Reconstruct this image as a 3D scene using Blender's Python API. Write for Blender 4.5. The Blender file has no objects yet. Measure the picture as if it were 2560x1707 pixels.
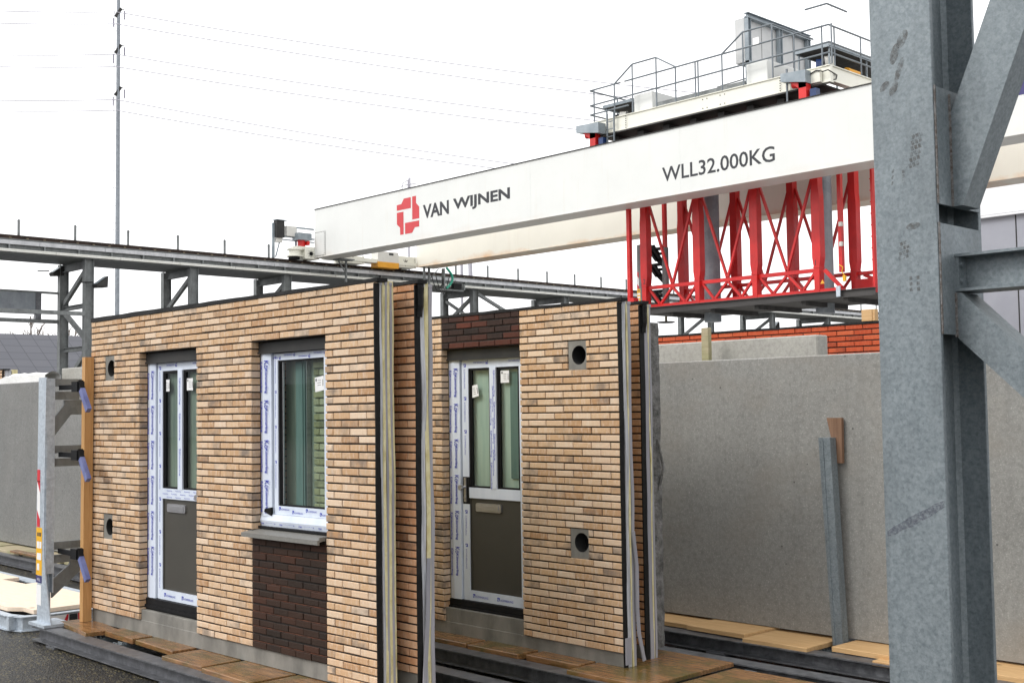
import bpy, math, random
from mathutils import Vector, Matrix
random.seed(7)
CZ = 2.36                     # camera height above the gravel; z values below are given relative to the camera
sc = bpy.context.scene
col = sc.collection
R = math.radians

# ---------------------------------------------------------------- materials
def new_mat(name):
    m = bpy.data.materials.new(name); m.use_nodes = True
    nt = m.node_tree; b = nt.nodes['Principled BSDF']
    return m, nt, b
def nd(nt, t, **k):
    n = nt.nodes.new(t)
    for a, v in k.items():
        if a.startswith('i_'): n.inputs[a[2:].replace('_', ' ')].default_value = v
        else: setattr(n, a, v)
    return n
def coords(nt, scale=(1, 1, 1)):
    tc = nd(nt, 'ShaderNodeTexCoord'); mp = nd(nt, 'ShaderNodeMapping')
    mp.inputs['Scale'].default_value = scale
    nt.links.new(tc.outputs['Object'], mp.inputs['Vector'])
    return mp.outputs['Vector']
def noise(nt, vec, scale, detail=5, rough=0.6):
    n = nd(nt, 'ShaderNodeTexNoise'); n.inputs['Scale'].default_value = scale
    n.inputs['Detail'].default_value = detail; n.inputs['Roughness'].default_value = rough
    nt.links.new(vec, n.inputs['Vector']); return n.outputs['Fac']
def ramp(nt, fac, stops):
    r = nd(nt, 'ShaderNodeValToRGB'); cr = r.color_ramp
    while len(cr.elements) < len(stops): cr.elements.new(0.5)
    for e, (p, c) in zip(cr.elements, stops):
        e.position = p; e.color = (c[0], c[1], c[2], 1) if not isinstance(c, (int, float)) else (c, c, c, 1)
    nt.links.new(fac, r.inputs['Fac']); return r.outputs['Color']
def mix(nt, fac, a, b, blend='MIX'):
    m = nd(nt, 'ShaderNodeMix', data_type='RGBA', blend_type=blend)
    for s, v in ((0, fac), (6, a), (7, b)):
        if hasattr(v, 'is_linked'): nt.links.new(v, m.inputs[s])
        elif isinstance(v, (int, float)): m.inputs[s].default_value = v
        else: m.inputs[s].default_value = (*v[:3], 1)
    return m.outputs[2]
def bump(nt, b, h, strength=0.3, dist=0.01):
    n = nd(nt, 'ShaderNodeBump'); n.inputs['Strength'].default_value = strength
    n.inputs['Distance'].default_value = dist
    nt.links.new(h, n.inputs['Height']); nt.links.new(n.outputs['Normal'], b.inputs['Normal'])
def pm(name, c1, c2, scale=6, rough=0.6, metal=0.0, bmp=0.0, bd=0.004, stretch=(1, 1, 1), dirt=None, dscale=1.2, spec=0.5, lo=.35, hi=.65):
    m, nt, b = new_mat(name)
    v = coords(nt, stretch)
    f = noise(nt, v, scale)
    c = ramp(nt, f, [(lo, c1), (hi, c2)])
    if dirt:
        v2 = coords(nt, (1, 1, .35))
        f2 = ramp(nt, noise(nt, v2, dscale, 7, .7), [(.52, 0), (.72, 1)])
        mm = nd(nt, 'ShaderNodeMath', operation='MULTIPLY'); nt.links.new(f2, mm.inputs[0]); mm.inputs[1].default_value = dirt[1]
        c = mix(nt, mm.outputs[0], c, dirt[0])
    nt.links.new(c, b.inputs['Base Color'])
    b.inputs['Roughness'].default_value = rough; b.inputs['Metallic'].default_value = metal
    b.inputs['Specular IOR Level'].default_value = spec
    if bmp: bump(nt, b, noise(nt, v, scale * 4), bmp, bd)
    return m
M = {}
# bricks: per-brick colour data in the attribute 'bc' (r = tint, g = smudge, b = phase)
def brick_mat(name, ca, cb, cc, smud, streak, s_amt=.85, st_amt=.35, rough=.75):
    m, nt, b = new_mat(name)
    at = nd(nt, 'ShaderNodeAttribute', attribute_name='bc')
    sp = nd(nt, 'ShaderNodeSeparateColor'); nt.links.new(at.outputs['Color'], sp.inputs['Color'])
    base = ramp(nt, sp.outputs['Red'], [(0, ca), (.5, cb), (1, cc)])
    v = coords(nt)
    ad = nd(nt, 'ShaderNodeVectorMath', operation='ADD'); nt.links.new(v, ad.inputs[0])
    cmb = nd(nt, 'ShaderNodeCombineXYZ')
    mu = nd(nt, 'ShaderNodeMath', operation='MULTIPLY'); nt.links.new(sp.outputs['Blue'], mu.inputs[0]); mu.inputs[1].default_value = 37.
    for i in range(3): nt.links.new(mu.outputs[0], cmb.inputs[i])
    nt.links.new(cmb.outputs[0], ad.inputs[1])
    vv = ad.outputs[0]
    mp = nd(nt, 'ShaderNodeMapping'); mp.inputs['Scale'].default_value = (1, 1, .3); mp.inputs['Rotation'].default_value = (0, .25, 0); nt.links.new(vv, mp.inputs['Vector'])
    st = ramp(nt, noise(nt, mp.outputs['Vector'], 38, 6, .65), [(.48, 0), (.68, 1)])
    k = nd(nt, 'ShaderNodeMath', operation='MULTIPLY'); nt.links.new(st, k.inputs[0]); k.inputs[1].default_value = st_amt
    c = mix(nt, k.outputs[0], base, streak)
    sm = ramp(nt, noise(nt, vv, 7, 4, .55), [(.40, 0), (.66, 1)])
    k2 = nd(nt, 'ShaderNodeMath', operation='MULTIPLY'); nt.links.new(sm, k2.inputs[0]); nt.links.new(sp.outputs['Green'], k2.inputs[1])
    k3 = nd(nt, 'ShaderNodeMath', operation='MULTIPLY'); nt.links.new(k2.outputs[0], k3.inputs[0]); k3.inputs[1].default_value = s_amt
    c = mix(nt, k3.outputs[0], c, smud)
    fine = ramp(nt, noise(nt, vv, 150, 3, .7), [(.3, .86), (.6, 1.0)])
    c = mix(nt, 1.0, c, fine, 'MULTIPLY')
    nt.links.new(c, b.inputs['Base Color']); b.inputs['Roughness'].default_value = rough
    b.inputs['Specular IOR Level'].default_value = .3
    bump(nt, b, noise(nt, vv, 45, 6, .7), .55, .006)
    return m
M['brick'] = brick_mat('pale brick', (.48, .28, .146), (.63, .418, .246), (.74, .56, .402), (.19, .155, .13), (.76, .66, .55), st_amt=.45)
M['brick2'] = brick_mat('warm brick', (.42, .19, .085), (.52, .27, .14), (.58, .35, .21), (.10, .06, .045), (.66, .50, .38))
M['brickdark'] = brick_mat('dark brown brick', (.020, .012, .008), (.030, .016, .010), (.056, .022, .012), (.014, .011, .011), (.05, .032, .024), .6, .3)
M['brickdark2'] = brick_mat('dark brown and oxblood brick', (.018, .010, .008), (.036, .016, .011), (.12, .028, .014), (.016, .013, .013), (.085, .05, .035), .6, .3)
M['brickred'] = brick_mat('red brick', (.40, .055, .018), (.52, .085, .028), (.58, .12, .045), (.10, .02, .012), (.62, .20, .10), .7, .3)
M['mortar'] = pm('dark joint', (.012, .010, .009), (.022, .018, .015), 30, .9)
M['mortarred'] = pm('rusty joint', (.12, .035, .015), (.03, .015, .01), 14, .9)
M['concrete'] = pm('base concrete', (.16, .155, .14), (.25, .24, .215), 5, .8, bmp=.25, stretch=(1, 1, .6), dirt=((.10, .095, .085), .8), dscale=2.2)
M['membrane'] = pm('black membrane', (.006, .006, .006), (.014, .014, .014), 9, .6, bmp=.4, bd=.01, spec=.2)
M['greyseal'] = pm('grey gasket', (.26, .26, .29), (.36, .35, .38), 10, .55, bmp=.3, stretch=(1, 1, .15))
M['paleseal'] = pm('grey plastic sheet', (.30, .31, .33), (.62, .63, .66), 14, .28, bmp=.5, bd=.012, stretch=(3, 3, .25))
M['foam'] = pm('cream insulation', (.62, .54, .27), (.74, .68, .42), 18, .8, bmp=.6, bd=.008, stretch=(1, 1, .6), dirt=((.30, .24, .08), .7), dscale=9)
M['lintel'] = pm('dark grey metal', (.026, .026, .026), (.040, .039, .037), 4, .5, bmp=.05, spec=.25)
M['film'] = pm('white protective film', (.60, .66, .77), (.70, .76, .86), 5, .25, bmp=.12, bd=.003, stretch=(1, 1, .2))
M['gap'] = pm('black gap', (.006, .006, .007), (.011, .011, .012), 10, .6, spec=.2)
M['ink'] = pm('blue print', (.02, .03, .38), (.03, .05, .45), 20, .5)
M['inkblack'] = pm('black lettering', (.020, .022, .028), (.026, .028, .034), 20, .5)
M['olive'] = pm('dark olive door skin', (.048, .045, .037), (.056, .052, .043), 3, .5, bmp=.05)
M['steelbrush'] = pm('brushed steel', (.42, .42, .44), (.52, .52, .54), 8, .32, .8, stretch=(1, 1, 6))
M['paper'] = pm('white paper', (.78, .78, .78), (.85, .85, .85), 9, .7)
M['insidedark'] = pm('dark room lining', (.24, .28, .25), (.46, .49, .41), 3.2, .7, stretch=(3, 1, .25))
M['insidegreen'] = pm('pale green lining', (.66, .76, .70), (.82, .88, .80), 5, .7, stretch=(3, 1, .25))
M['sill'] = pm('grey sill', (.17, .165, .15), (.21, .205, .19), 40, .5, bmp=.08)
def galv(name, c1, c2, rough=.48, metal=.35, scale=34, stain=.35):
    m, nt, b = new_mat(name)
    v = coords(nt)
    vo = nd(nt, 'ShaderNodeTexVoronoi'); vo.inputs['Scale'].default_value = scale * 1.6; nt.links.new(v, vo.inputs['Vector'])
    f = noise(nt, v, scale, 6, .75)
    mm = nd(nt, 'ShaderNodeMath', operation='MULTIPLY_ADD'); sp = nd(nt, 'ShaderNodeSeparateColor'); nt.links.new(vo.outputs['Color'], sp.inputs['Color'])
    nt.links.new(sp.outputs['Red'], mm.inputs[0]); mm.inputs[1].default_value = .16; nt.links.new(f, mm.inputs[2])
    c = ramp(nt, mm.outputs[0], [(.38, c1), (.72, c2)])
    v2 = coords(nt, (1, 1, .22))
    g = ramp(nt, noise(nt, v2, 4.5, 6, .7), [(.45, 0), (.75, 1)])
    k = nd(nt, 'ShaderNodeMath', operation='MULTIPLY'); nt.links.new(g, k.inputs[0]); k.inputs[1].default_value = stain
    c = mix(nt, k.outputs[0], c, tuple(x * .45 for x in c1))
    nt.links.new(c, b.inputs['Base Color']); b.inputs['Metallic'].default_value = metal
    r = ramp(nt, f, [(.3, rough - .08), (.7, rough + .12)]); nt.links.new(r, b.inputs['Roughness'])
    bump(nt, b, f, .12, .002)
    return m
M['galv'] = galv('galvanised steel near', (.150, .182, .200), (.265, .302, .322), scale=48, stain=.5)
M['galvfar'] = galv('galvanised steel far', (.14, .15, .152), (.235, .25, .25), .55, .2, 3.0, .5)
M['galvlight'] = galv('bright galvanised steel', (.36, .41, .47), (.56, .62, .68), .45, .3, 22, .2)
M['rackbeam'] = galv('dull rack beam', (.10, .105, .115), (.20, .205, .22), .42, .5, 12, .6)
M['railsteel'] = pm('rusty rail', (.018, .011, .008), (.05, .03, .022), 2, .8)
M['clip'] = pm('rail clip', (.25, .20, .13), (.3, .25, .16), 5, .7)
M['tray'] = galv('light cable tray', (.42, .43, .45), (.60, .61, .63), .45, .2, 2.0, .25)
M['duct'] = pm('cream conductor duct', (.74, .74, .68), (.82, .82, .78), 2, .5)
def crane_paint(name, c, rust, amt, streaks=.3):
    m, nt, b = new_mat(name)
    v = coords(nt, (1, 1, 1)); f = noise(nt, v, .6, 5, .6)
    cc = ramp(nt, f, [(.3, tuple(x * .94 for x in c)), (.7, c)])
    v2 = coords(nt, (2.2, 1, .12)); s = ramp(nt, noise(nt, v2, 1.6, 7, .75), [(.56, 0), (.8, 1)])
    k = nd(nt, 'ShaderNodeMath', operation='MULTIPLY'); nt.links.new(s, k.inputs[0]); k.inputs[1].default_value = streaks
    cc = mix(nt, k.outputs[0], cc, (.55, .47, .36))
    if amt:   # rust creeping up from the lower flange weld
        tc = nd(nt, 'ShaderNodeTexCoord'); sx = nd(nt, 'ShaderNodeSeparateXYZ'); nt.links.new(tc.outputs['Object'], sx.inputs[0])
        n2 = noise(nt, coords(nt, (1, 1, 1)), .35, 5, .7)
        a = nd(nt, 'ShaderNodeMath', operation='MULTIPLY_ADD'); nt.links.new(n2, a.inputs[0]); a.inputs[1].default_value = 1.3; a.inputs[2].default_value = -.45
        d = nd(nt, 'ShaderNodeMath', operation='SUBTRACT'); nt.links.new(a.outputs[0], d.inputs[0]); nt.links.new(sx.outputs['Z'], d.inputs[1])
        rr = ramp(nt, d.outputs[0], [(.0, 0), (.45, 1)])
        k4 = nd(nt, 'ShaderNodeMath', operation='MULTIPLY'); nt.links.new(rr, k4.inputs[0]); k4.inputs[1].default_value = amt
        cc = mix(nt, k4.outputs[0], cc, rust)
    nt.links.new(cc, b.inputs['Base Color']); b.inputs['Roughness'].default_value = .42
    return m
M['crane'] = crane_paint('white crane paint', (.70, .71, .69), (.55, .36, .2), .18, .26)
M['crane2'] = crane_paint('cream weathered crane paint', (.78, .75, .66), (.62, .33, .12), .75, .3)
M['trolley'] = crane_paint('cream trolley paint', (.80, .79, .70), (.5, .2, .05), 0, .12)
M['red'] = pm('red crane paint', (.52, .010, .010), (.66, .017, .016), 1.2, .38, dirt=((.25, .01, .01), .5), dscale=1.0)
M['logored'] = pm('faded red print', (.52, .038, .045), (.56, .046, .055), 2, .5)
M['navy'] = pm('navy print', (.035, .03, .13), (.045, .04, .16), 2, .5)
M['orange'] = pm('orange plastic', (.75, .33, .02), (.8, .38, .03), 3, .5)
M['boxgrey'] = pm('light grey cabinet', (.62, .61, .57), (.68, .67, .63), 2, .5)
M['hood'] = pm('blue grey hood', (.22, .26, .29), (.33, .37, .40), 2, .45, .2)
M['railgrey'] = pm('grey railing steel', (.13, .15, .17), (.19, .215, .235), 3, .5, .2)
M['blue'] = pm('blue motor', (.012, .035, .12), (.02, .05, .16), 4, .4)
M['clampblue'] = pm('worn blue sleeve', (.085, .10, .26), (.17, .20, .40), 9, .35, bmp=.2, stretch=(1, 1, .4))
M['hose'] = pm('green hose', (.02, .30, .20), (.03, .36, .24), 5, .4)
M['cable'] = pm('black cable', (.01, .01, .012), (.02, .02, .02), 5, .5)
M['darkdeck'] = pm('dark deck underside', (.035, .033, .032), (.075, .07, .068), .8, .7, stretch=(.3, 3, 1))
M['boardgrey'] = pm('grey sheet', (.52, .53, .53), (.60, .60, .60), 1.4, .6)
def wood(name, c1, c2, moss=None, rough=.6, grain=(.6, 9, 9), ma=.6, rot=0):
    m, nt, b = new_mat(name)
    at = nd(nt, 'ShaderNodeObjectInfo')
    tc = nd(nt, 'ShaderNodeTexCoord'); mp = nd(nt, 'ShaderNodeMapping'); mp.inputs['Scale'].default_value = grain
    ad = nd(nt, 'ShaderNodeVectorMath', operation='ADD'); nt.links.new(tc.outputs['Object'], ad.inputs[0])
    sc2 = nd(nt, 'ShaderNodeMath', operation='MULTIPLY'); nt.links.new(at.outputs['Random'], sc2.inputs[0]); sc2.inputs[1].default_value = 50
    nt.links.new(sc2.outputs[0], ad.inputs[1]); nt.links.new(ad.outputs[0], mp.inputs['Vector'])
    f = noise(nt, mp.outputs['Vector'], 5, 8, .65)
    c = ramp(nt, f, [(.3, c1), (.7, c2)])
    kn = nd(nt, 'ShaderNodeTexVoronoi'); kn.inputs['Scale'].default_value = 2.2; nt.links.new(ad.outputs[0], kn.inputs['Vector'])
    kk = ramp(nt, kn.outputs['Distance'], [(.04, 1), (.09, 0)])
    c = mix(nt, kk, c, tuple(x * .35 for x in c1))
    if moss:
        g = ramp(nt, noise(nt, ad.outputs[0], 3.2, 6, .6), [(.45, 0), (.66, 1)])
        k = nd(nt, 'ShaderNodeMath', operation='MULTIPLY'); nt.links.new(g, k.inputs[0]); k.inputs[1].default_value = ma
        c = mix(nt, k.outputs[0], c, moss)
    nt.links.new(c, b.inputs['Base Color']); b.inputs['Roughness'].default_value = rough
    bump(nt, b, f, .3, .004)
    return m
M['woodbrown'] = wood('wet brown board', (.095, .045, .02), (.38, .20, .085), (.085, .08, .02), .24, ma=.8, grain=(.8, 8, 8))
M['woodfresh'] = wood('fresh yellow board', (.50, .29, .12), (.68, .45, .22), None, .6)
M['woodold'] = wood('old pale board', (.32, .26, .16), (.46, .40, .27), (.20, .22, .08), .7)
M['woodbatten'] = wood('orange batten', (.44, .22, .075), (.60, .35, .14), None, .6, (9, 9, .6))
M['woodwedge'] = wood('brown offcut', (.15, .08, .045), (.26, .15, .09), None, .7, (9, 9, .6))
M['ply'] = wood('pale plywood', (.72, .58, .44), (.82, .68, .54), None, .6, (1, 5, 5))
def slab_mat(name, c1, c2, low):
    m, nt, b = new_mat(name); v = coords(nt)
    f = noise(nt, v, 1.3, 6, .6); c = ramp(nt, f, [(.3, c1), (.7, c2)])
    mp = coords(nt, (1, 1, 1)); f2 = noise(nt, mp, 60, 5, .8)
    sp = ramp(nt, f2, [(.54, 0), (.66, 1)])
    k = nd(nt, 'ShaderNodeMath', operation='MULTIPLY'); nt.links.new(sp, k.inputs[0]); k.inputs[1].default_value = .75
    c = mix(nt, k.outputs[0], c, (.55, .53, .49))
    dk = ramp(nt, noise(nt, v, 22, 6, .75), [(.34, .74), (.56, 1.0)]); c = mix(nt, 1, c, dk, 'MULTIPLY')
    br = ramp(nt, noise(nt, coords(nt, (1, 1, 1.6)), .9, 4, .6), [(.5, 0), (.7, .5)])
    c = mix(nt, br, c, low)
    # scattered air holes and a few faint water runs
    vo = nd(nt, 'ShaderNodeTexVoronoi'); vo.inputs['Scale'].default_value = 3.1; nt.links.new(v, vo.inputs['Vector'])
    ho = ramp(nt, vo.outputs['Distance'], [(.022, 1), (.034, 0)]); c = mix(nt, ho, c, tuple(x * .35 for x in c1))
    ru = ramp(nt, noise(nt, coords(nt, (3.5, 3.5, .10)), 1.5, 5, .7), [(.56, 0), (.72, .35)]); c = mix(nt, ru, c, tuple(x * .72 for x in c1))
    nt.links.new(c, b.inputs['Base Color']); b.inputs['Roughness'].default_value = .6
    bump(nt, b, f2, .5, .006); return m
M['slab'] = slab_mat('speckled concrete', (.235, .233, .218), (.295, .292, .272), (.25, .225, .19))
M['slabtop'] = slab_mat('pale concrete edge', (.34, .33, .30), (.43, .42, .38), (.33, .31, .27))
M['roughslab'] = pm('rough broken concrete', (.09, .09, .085), (.26, .255, .25), 9, .85, bmp=1, bd=.03)
M['roof'] = None
def grid_roof():
    m, nt, b = new_mat('slate grey roof')
    v = coords(nt)
    bt = nd(nt, 'ShaderNodeTexBrick'); nt.links.new(v, bt.inputs['Vector'])
    bt.offset = 0; bt.inputs['Scale'].default_value = 1; bt.inputs['Brick Width'].default_value = 1.15; bt.inputs['Row Height'].default_value = .9
    bt.inputs['Mortar Size'].default_value = .03
    bt.inputs['Color1'].default_value = (.075, .078, .095, 1); bt.inputs['Color2'].default_value = (.085, .087, .104, 1); bt.inputs['Mortar'].default_value = (.035, .037, .05, 1)
    nt.links.new(bt.outputs['Color'], b.inputs['Base Color']); b.inputs['Roughness'].default_value = .5
    return m
M['roof'] = grid_roof()
M['cladwhite'] = pm('white cladding', (.78, .79, .82), (.82, .83, .85), 1, .4)
M['cladgrey'] = pm('grey cladding', (.33, .34, .39), (.36, .37, .42), 1, .5)
M['bark'] = pm('bare bark', (.18, .15, .13), (.27, .23, .20), 4, .9)
M['mast'] = galv('grey mast steel', (.20, .22, .25), (.30, .33, .36), .5, .2, 1.5, .2)
M['wire'] = pm('grey wire', (.40, .39, .44), (.44, .43, .48), 1, .5)
M['tarp'] = pm('white tarpaulin', (.70, .70, .68), (.80, .80, .79), 3, .5, bmp=.5, bd=.03)
M['white'] = pm('plain white', (.80, .80, .80), (.84, .84, .84), 3, .5)
M['redsign'] = pm('red sign film', (.60, .015, .03), (.62, .02, .035), 3, .4)
M['yellow'] = pm('yellow label', (.80, .42, .01), (.82, .45, .015), 3, .45)
M['scuff'] = None
def decal(name, c, a, rough=.6, sc_=40, thr=(.35, .6)):
    m, nt, b = new_mat(name); b.inputs['Base Color'].default_value = (*c, 1); b.inputs['Roughness'].default_value = rough
    f = ramp(nt, noise(nt, coords(nt), sc_, 4, .7), [(thr[0], 0), (thr[1], a)])
    nt.links.new(f, b.inputs['Alpha']); return m
M['scuff'] = decal('muddy boot print', (.11, .10, .09), .55)
M['smear'] = decal('dark smear', (.10, .10, .14), .5, .5, 60)
M['weld'] = pm('weld seam', (.10, .075, .06), (.27, .27, .27), 60, .7, bmp=.8, bd=.01)
def glass_mat(name, tint, refl=.12):
    m, nt, b = new_mat(name)
    out = nt.nodes['Material Output']
    tr = nd(nt, 'ShaderNodeBsdfTransparent'); tr.inputs['Color'].default_value = (*tint, 1)
    gl = nd(nt, 'ShaderNodeBsdfGlossy'); gl.inputs['Roughness'].default_value = .02
    ge = nd(nt, 'ShaderNodeNewGeometry'); dt = nd(nt, 'ShaderNodeVectorMath', operation='DOT_PRODUCT')
    nt.links.new(ge.outputs['Normal'], dt.inputs[0]); nt.links.new(ge.outputs['Incoming'], dt.inputs[1])
    ab = nd(nt, 'ShaderNodeMath', operation='ABSOLUTE'); nt.links.new(dt.outputs['Value'], ab.inputs[0])
    om = nd(nt, 'ShaderNodeMath', operation='SUBTRACT'); om.inputs[0].default_value = 1; nt.links.new(ab.outputs[0], om.inputs[1])
    pw = nd(nt, 'ShaderNodeMath', operation='POWER'); nt.links.new(om.outputs[0], pw.inputs[0]); pw.inputs[1].default_value = 5
    mx = nd(nt, 'ShaderNodeMixShader')       # Schlick reflectance, the same from both sides of the thin pane
    ad = nd(nt, 'ShaderNodeMath', operation='MULTIPLY_ADD'); nt.links.new(pw.outputs[0], ad.inputs[0]); ad.inputs[1].default_value = .9; ad.inputs[2].default_value = refl
    nt.links.new(ad.outputs[0], mx.inputs[0]); nt.links.new(tr.outputs[0], mx.inputs[1]); nt.links.new(gl.outputs[0], mx.inputs[2])
    nt.links.new(mx.outputs[0], out.inputs['Surface']); return m
M['glass'] = glass_mat('tinted glass', (.67, .745, .71), .08)
def gravel():
    m, nt, b = new_mat('dark wet gravel'); v = coords(nt)
    vo = nd(nt, 'ShaderNodeTexVoronoi'); vo.inputs['Scale'].default_value = 62; nt.links.new(v, vo.inputs['Vector'])
    sp = nd(nt, 'ShaderNodeSeparateColor'); nt.links.new(vo.outputs['Color'], sp.inputs['Color'])
    c = ramp(nt, sp.outputs['Red'], [(0, (.008, .007, .006)), (.6, (.026, .023, .018)), (.86, (.07, .06, .042)), (.955, (.36, .30, .15))])
    big = ramp(nt, noise(nt, v, 1.5, 5, .6), [(.35, .28), (.65, .72)]); c = mix(nt, 1, c, big, 'MULTIPLY')
    nt.links.new(c, b.inputs['Base Color']); b.inputs['Roughness'].default_value = .42; b.inputs['Specular IOR Level'].default_value = .35
    bump(nt, b, vo.outputs['Distance'], 1, .012); return m
M['gravel'] = gravel()

# ---------------------------------------------------------------- mesh builder
class MB:
    def __init__(s): s.v = []; s.f = []; s.m = []; s.c = []
    def add(s, vs, fs, m=0, c=None):
        o = len(s.v); s.v += [tuple(x) for x in vs]
        for f in fs: s.f.append([i + o for i in f]); s.m.append(m); s.c.append(c)
    def box(s, x0, x1, y0, y1, z0, z1, m=0, c=None):
        if x0 > x1: x0, x1 = x1, x0
        if y0 > y1: y0, y1 = y1, y0
        if z0 > z1: z0, z1 = z1, z0
        s.add([(x0, y0, z0), (x1, y0, z0), (x1, y1, z0), (x0, y1, z0), (x0, y0, z1), (x1, y0, z1), (x1, y1, z1), (x0, y1, z1)],
              [(0, 3, 2, 1), (4, 5, 6, 7), (0, 1, 5, 4), (1, 2, 6, 5), (2, 3, 7, 6), (3, 0, 4, 7)], m, c); return s
    def bbox(s, x0, x1, y0, y1, z0, z1, b=.004, m=0):      # box with softened vertical/top edges
        if x0 > x1: x0, x1 = x1, x0
        if z0 > z1: z0, z1 = z1, z0
        P = []
        for z, q in ((z0, 0), (z1 - b, 0), (z1, b)):
            for (x, y) in ((x0 + b, y0 + q), (x1 - b, y0 + q), (x1 - q, y0 + b), (x1 - q, y1 - b), (x1 - b, y1 - q), (x0 + b, y1 - q), (x0 + q, y1 - b), (x0 + q, y0 + b)): P.append((x, y, z))
        F = [tuple(range(7, -1, -1)), tuple(range(16, 24))]
        for k in (0, 8):
            for i in range(8): F.append((k + i, k + (i + 1) % 8, k + 8 + (i + 1) % 8, k + 8 + i))
        s.add(P, F, m); return s
    def frame(s, p, q, up=(0, 0, 1)):
        p = Vector(p); q = Vector(q); d = (q - p).normalized(); u = Vector(up)
        if abs(d.dot(u)) > .98: u = Vector((0, 1, 0))
        a = d.cross(u).normalized(); b = a.cross(d).normalized(); return p, q, a, b
    def bar(s, p, q, w, h, m=0, up=(0, 0, 1)):
        p, q, a, b = s.frame(p, q, up); a = a * w / 2; b = b * h / 2
        s.add([p - a - b, p + a - b, p + a + b, p - a + b, q - a - b, q + a - b, q + a + b, q - a + b],
              [(3, 2, 1, 0), (4, 5, 6, 7), (0, 1, 5, 4), (1, 2, 6, 5), (2, 3, 7, 6), (3, 0, 4, 7)], m); return s
    def ibar(s, p, q, w, h, tf=.015, tw=.01, m=0, up=(0, 0, 1)):
        P, Q, a, b = s.frame(p, q, up)
        for k in (-1, 1): s.bar(P + b * k * (h - tf) / 2, Q + b * k * (h - tf) / 2, w, tf, m, up)
        s.bar(P, Q, tw, h - 2 * tf, m, up); return s
    def cyl(s, p, q, r, n=10, m=0, r2=None, caps=True):
        p, q, a, b = s.frame(p, q); r2 = r if r2 is None else r2; V = []
        for c, rr in ((p, r), (q, r2)):
            for i in range(n): t = 2 * math.pi * i / n; V.append(c + a * math.cos(t) * rr + b * math.sin(t) * rr)
        F = [(i, (i + 1) % n, n + (i + 1) % n, n + i) for i in range(n)]
        if caps: F += [tuple(range(n - 1, -1, -1)), tuple(range(n, 2 * n))]
        s.add(V, F, m); return s
    def path(s, pts, r, n=6, m=0):
        for a, b in zip(pts, pts[1:]): s.cyl(a, b, r, n, m)
        return s
    def prism(s, pts, axis, a, b, m=0):
        n = len(pts); V = []
        for t in (a, b):
            for (u, w) in pts: V.append({'x': (t, u, w), 'y': (u, t, w), 'z': (u, w, t)}[axis])
        F = [tuple(range(n)), tuple(range(2 * n - 1, n - 1, -1))] + [(i, n + i, n + (i + 1) % n, (i + 1) % n) for i in range(n)]
        s.add(V, F, m); return s
    def build(s, name, mats, parent=None, local=False, smooth=False):
        me = bpy.data.meshes.new(name)
        off = Vector((0, 0, 0)) if local else Vector((0, 0, CZ))
        if parent is not None and not local: off -= Vector(parent['_w'])
        me.from_pydata([tuple(Vector(v) + off) for v in s.v], [], s.f)
        if not isinstance(mats, (list, tuple)): mats = [mats]
        for k in mats: me.materials.append(M[k])
        for p, k in zip(me.polygons, s.m): p.material_index = k; p.use_smooth = smooth
        if any(c is not None for c in s.c):
            at = me.color_attributes.new('bc', 'FLOAT_COLOR', 'CORNER'); i = 0
            for p, c in zip(me.polygons, s.c):
                c = c or (.5, 0, 0)
                for _ in p.vertices: at.data[i].color = (*c, 1); i += 1
        me.validate()
        import bmesh
        if 'glass' not in mats:
            bm = bmesh.new(); bm.from_mesh(me); bmesh.ops.recalc_face_normals(bm, faces=bm.faces); bm.to_mesh(me); bm.free()
        o = bpy.data.objects.new(name, me); col.objects.link(o)
        if parent is not None: o.parent = parent
        return o
def tag(o, label, cat, group=None, kind=None):
    if label: o['label'] = label
    if cat: o['category'] = cat
    if group: o['group'] = group
    if kind: o['kind'] = kind
    return o
def thing(name, label, cat, loc, group=None, rot=(0, 0, 0)):
    o = bpy.data.objects.new(name, None); col.objects.link(o)
    o.location = (loc[0], loc[1], loc[2] + CZ); o.rotation_euler = rot; o.empty_display_size = .2
    o['_w'] = [loc[0], loc[1], loc[2] + CZ]
    return tag(o, label, cat, group)
def solo(mb, name, mats, label, cat, base, group=None, kind=None):     # a thing that is one mesh; origin at its base
    e = {'_w': [base[0], base[1], base[2] + CZ]}
    class P(dict): pass
    off = Vector(base); mb.v = [tuple(Vector(v) - off) for v in mb.v]
    o = mb.build(name, mats, None, local=True); o.location = off + Vector((0, 0, CZ))
    return tag(o, label, cat, group, kind)

# ---------------------------------------------------------------- lettering
_g = {}
def glyph(t, bold=0.0):
    k = (t, bold)
    if k not in _g:
        cu = bpy.data.curves.new('t', 'FONT'); cu.body = t; cu.size = 1; cu.offset = bold; cu.resolution_u = 3
        ob = bpy.data.objects.new('t', cu); col.objects.link(ob)
        dg = bpy.context.evaluated_depsgraph_get(); dg.update()
        me = bpy.data.meshes.new_from_object(ob.evaluated_get(dg))
        vs = [(v.co.x, v.co.y) for v in me.vertices]; fs = [tuple(p.vertices) for p in me.polygons]
        bpy.data.objects.remove(ob); bpy.data.meshes.remove(me); bpy.data.curves.remove(cu)
        x0 = min(v[0] for v in vs); x1 = max(v[0] for v in vs); y0 = min(v[1] for v in vs); y1 = max(v[1] for v in vs)
        _g[k] = ([((a - x0) / (x1 - x0), (b - y0) / (y1 - y0)) for a, b in vs], fs, (x1 - x0) / (y1 - y0))
    return _g[k]
def text(mb, t, org, xd, yd, h, w=None, bold=0.0, m=0):
    vs, fs, asp = glyph(t, bold); w = w or h * asp
    o = Vector(org); xd = Vector(xd) * w; yd = Vector(yd) * h
    mb.add([o + xd * a + yd * b for a, b in vs], fs, m)
def logo_k(mb, o, xd, yd, h):       # the round monogram printed on the film
    text(mb, 'Kö', o, xd, yd, h, h * 1.05, .006)
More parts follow.
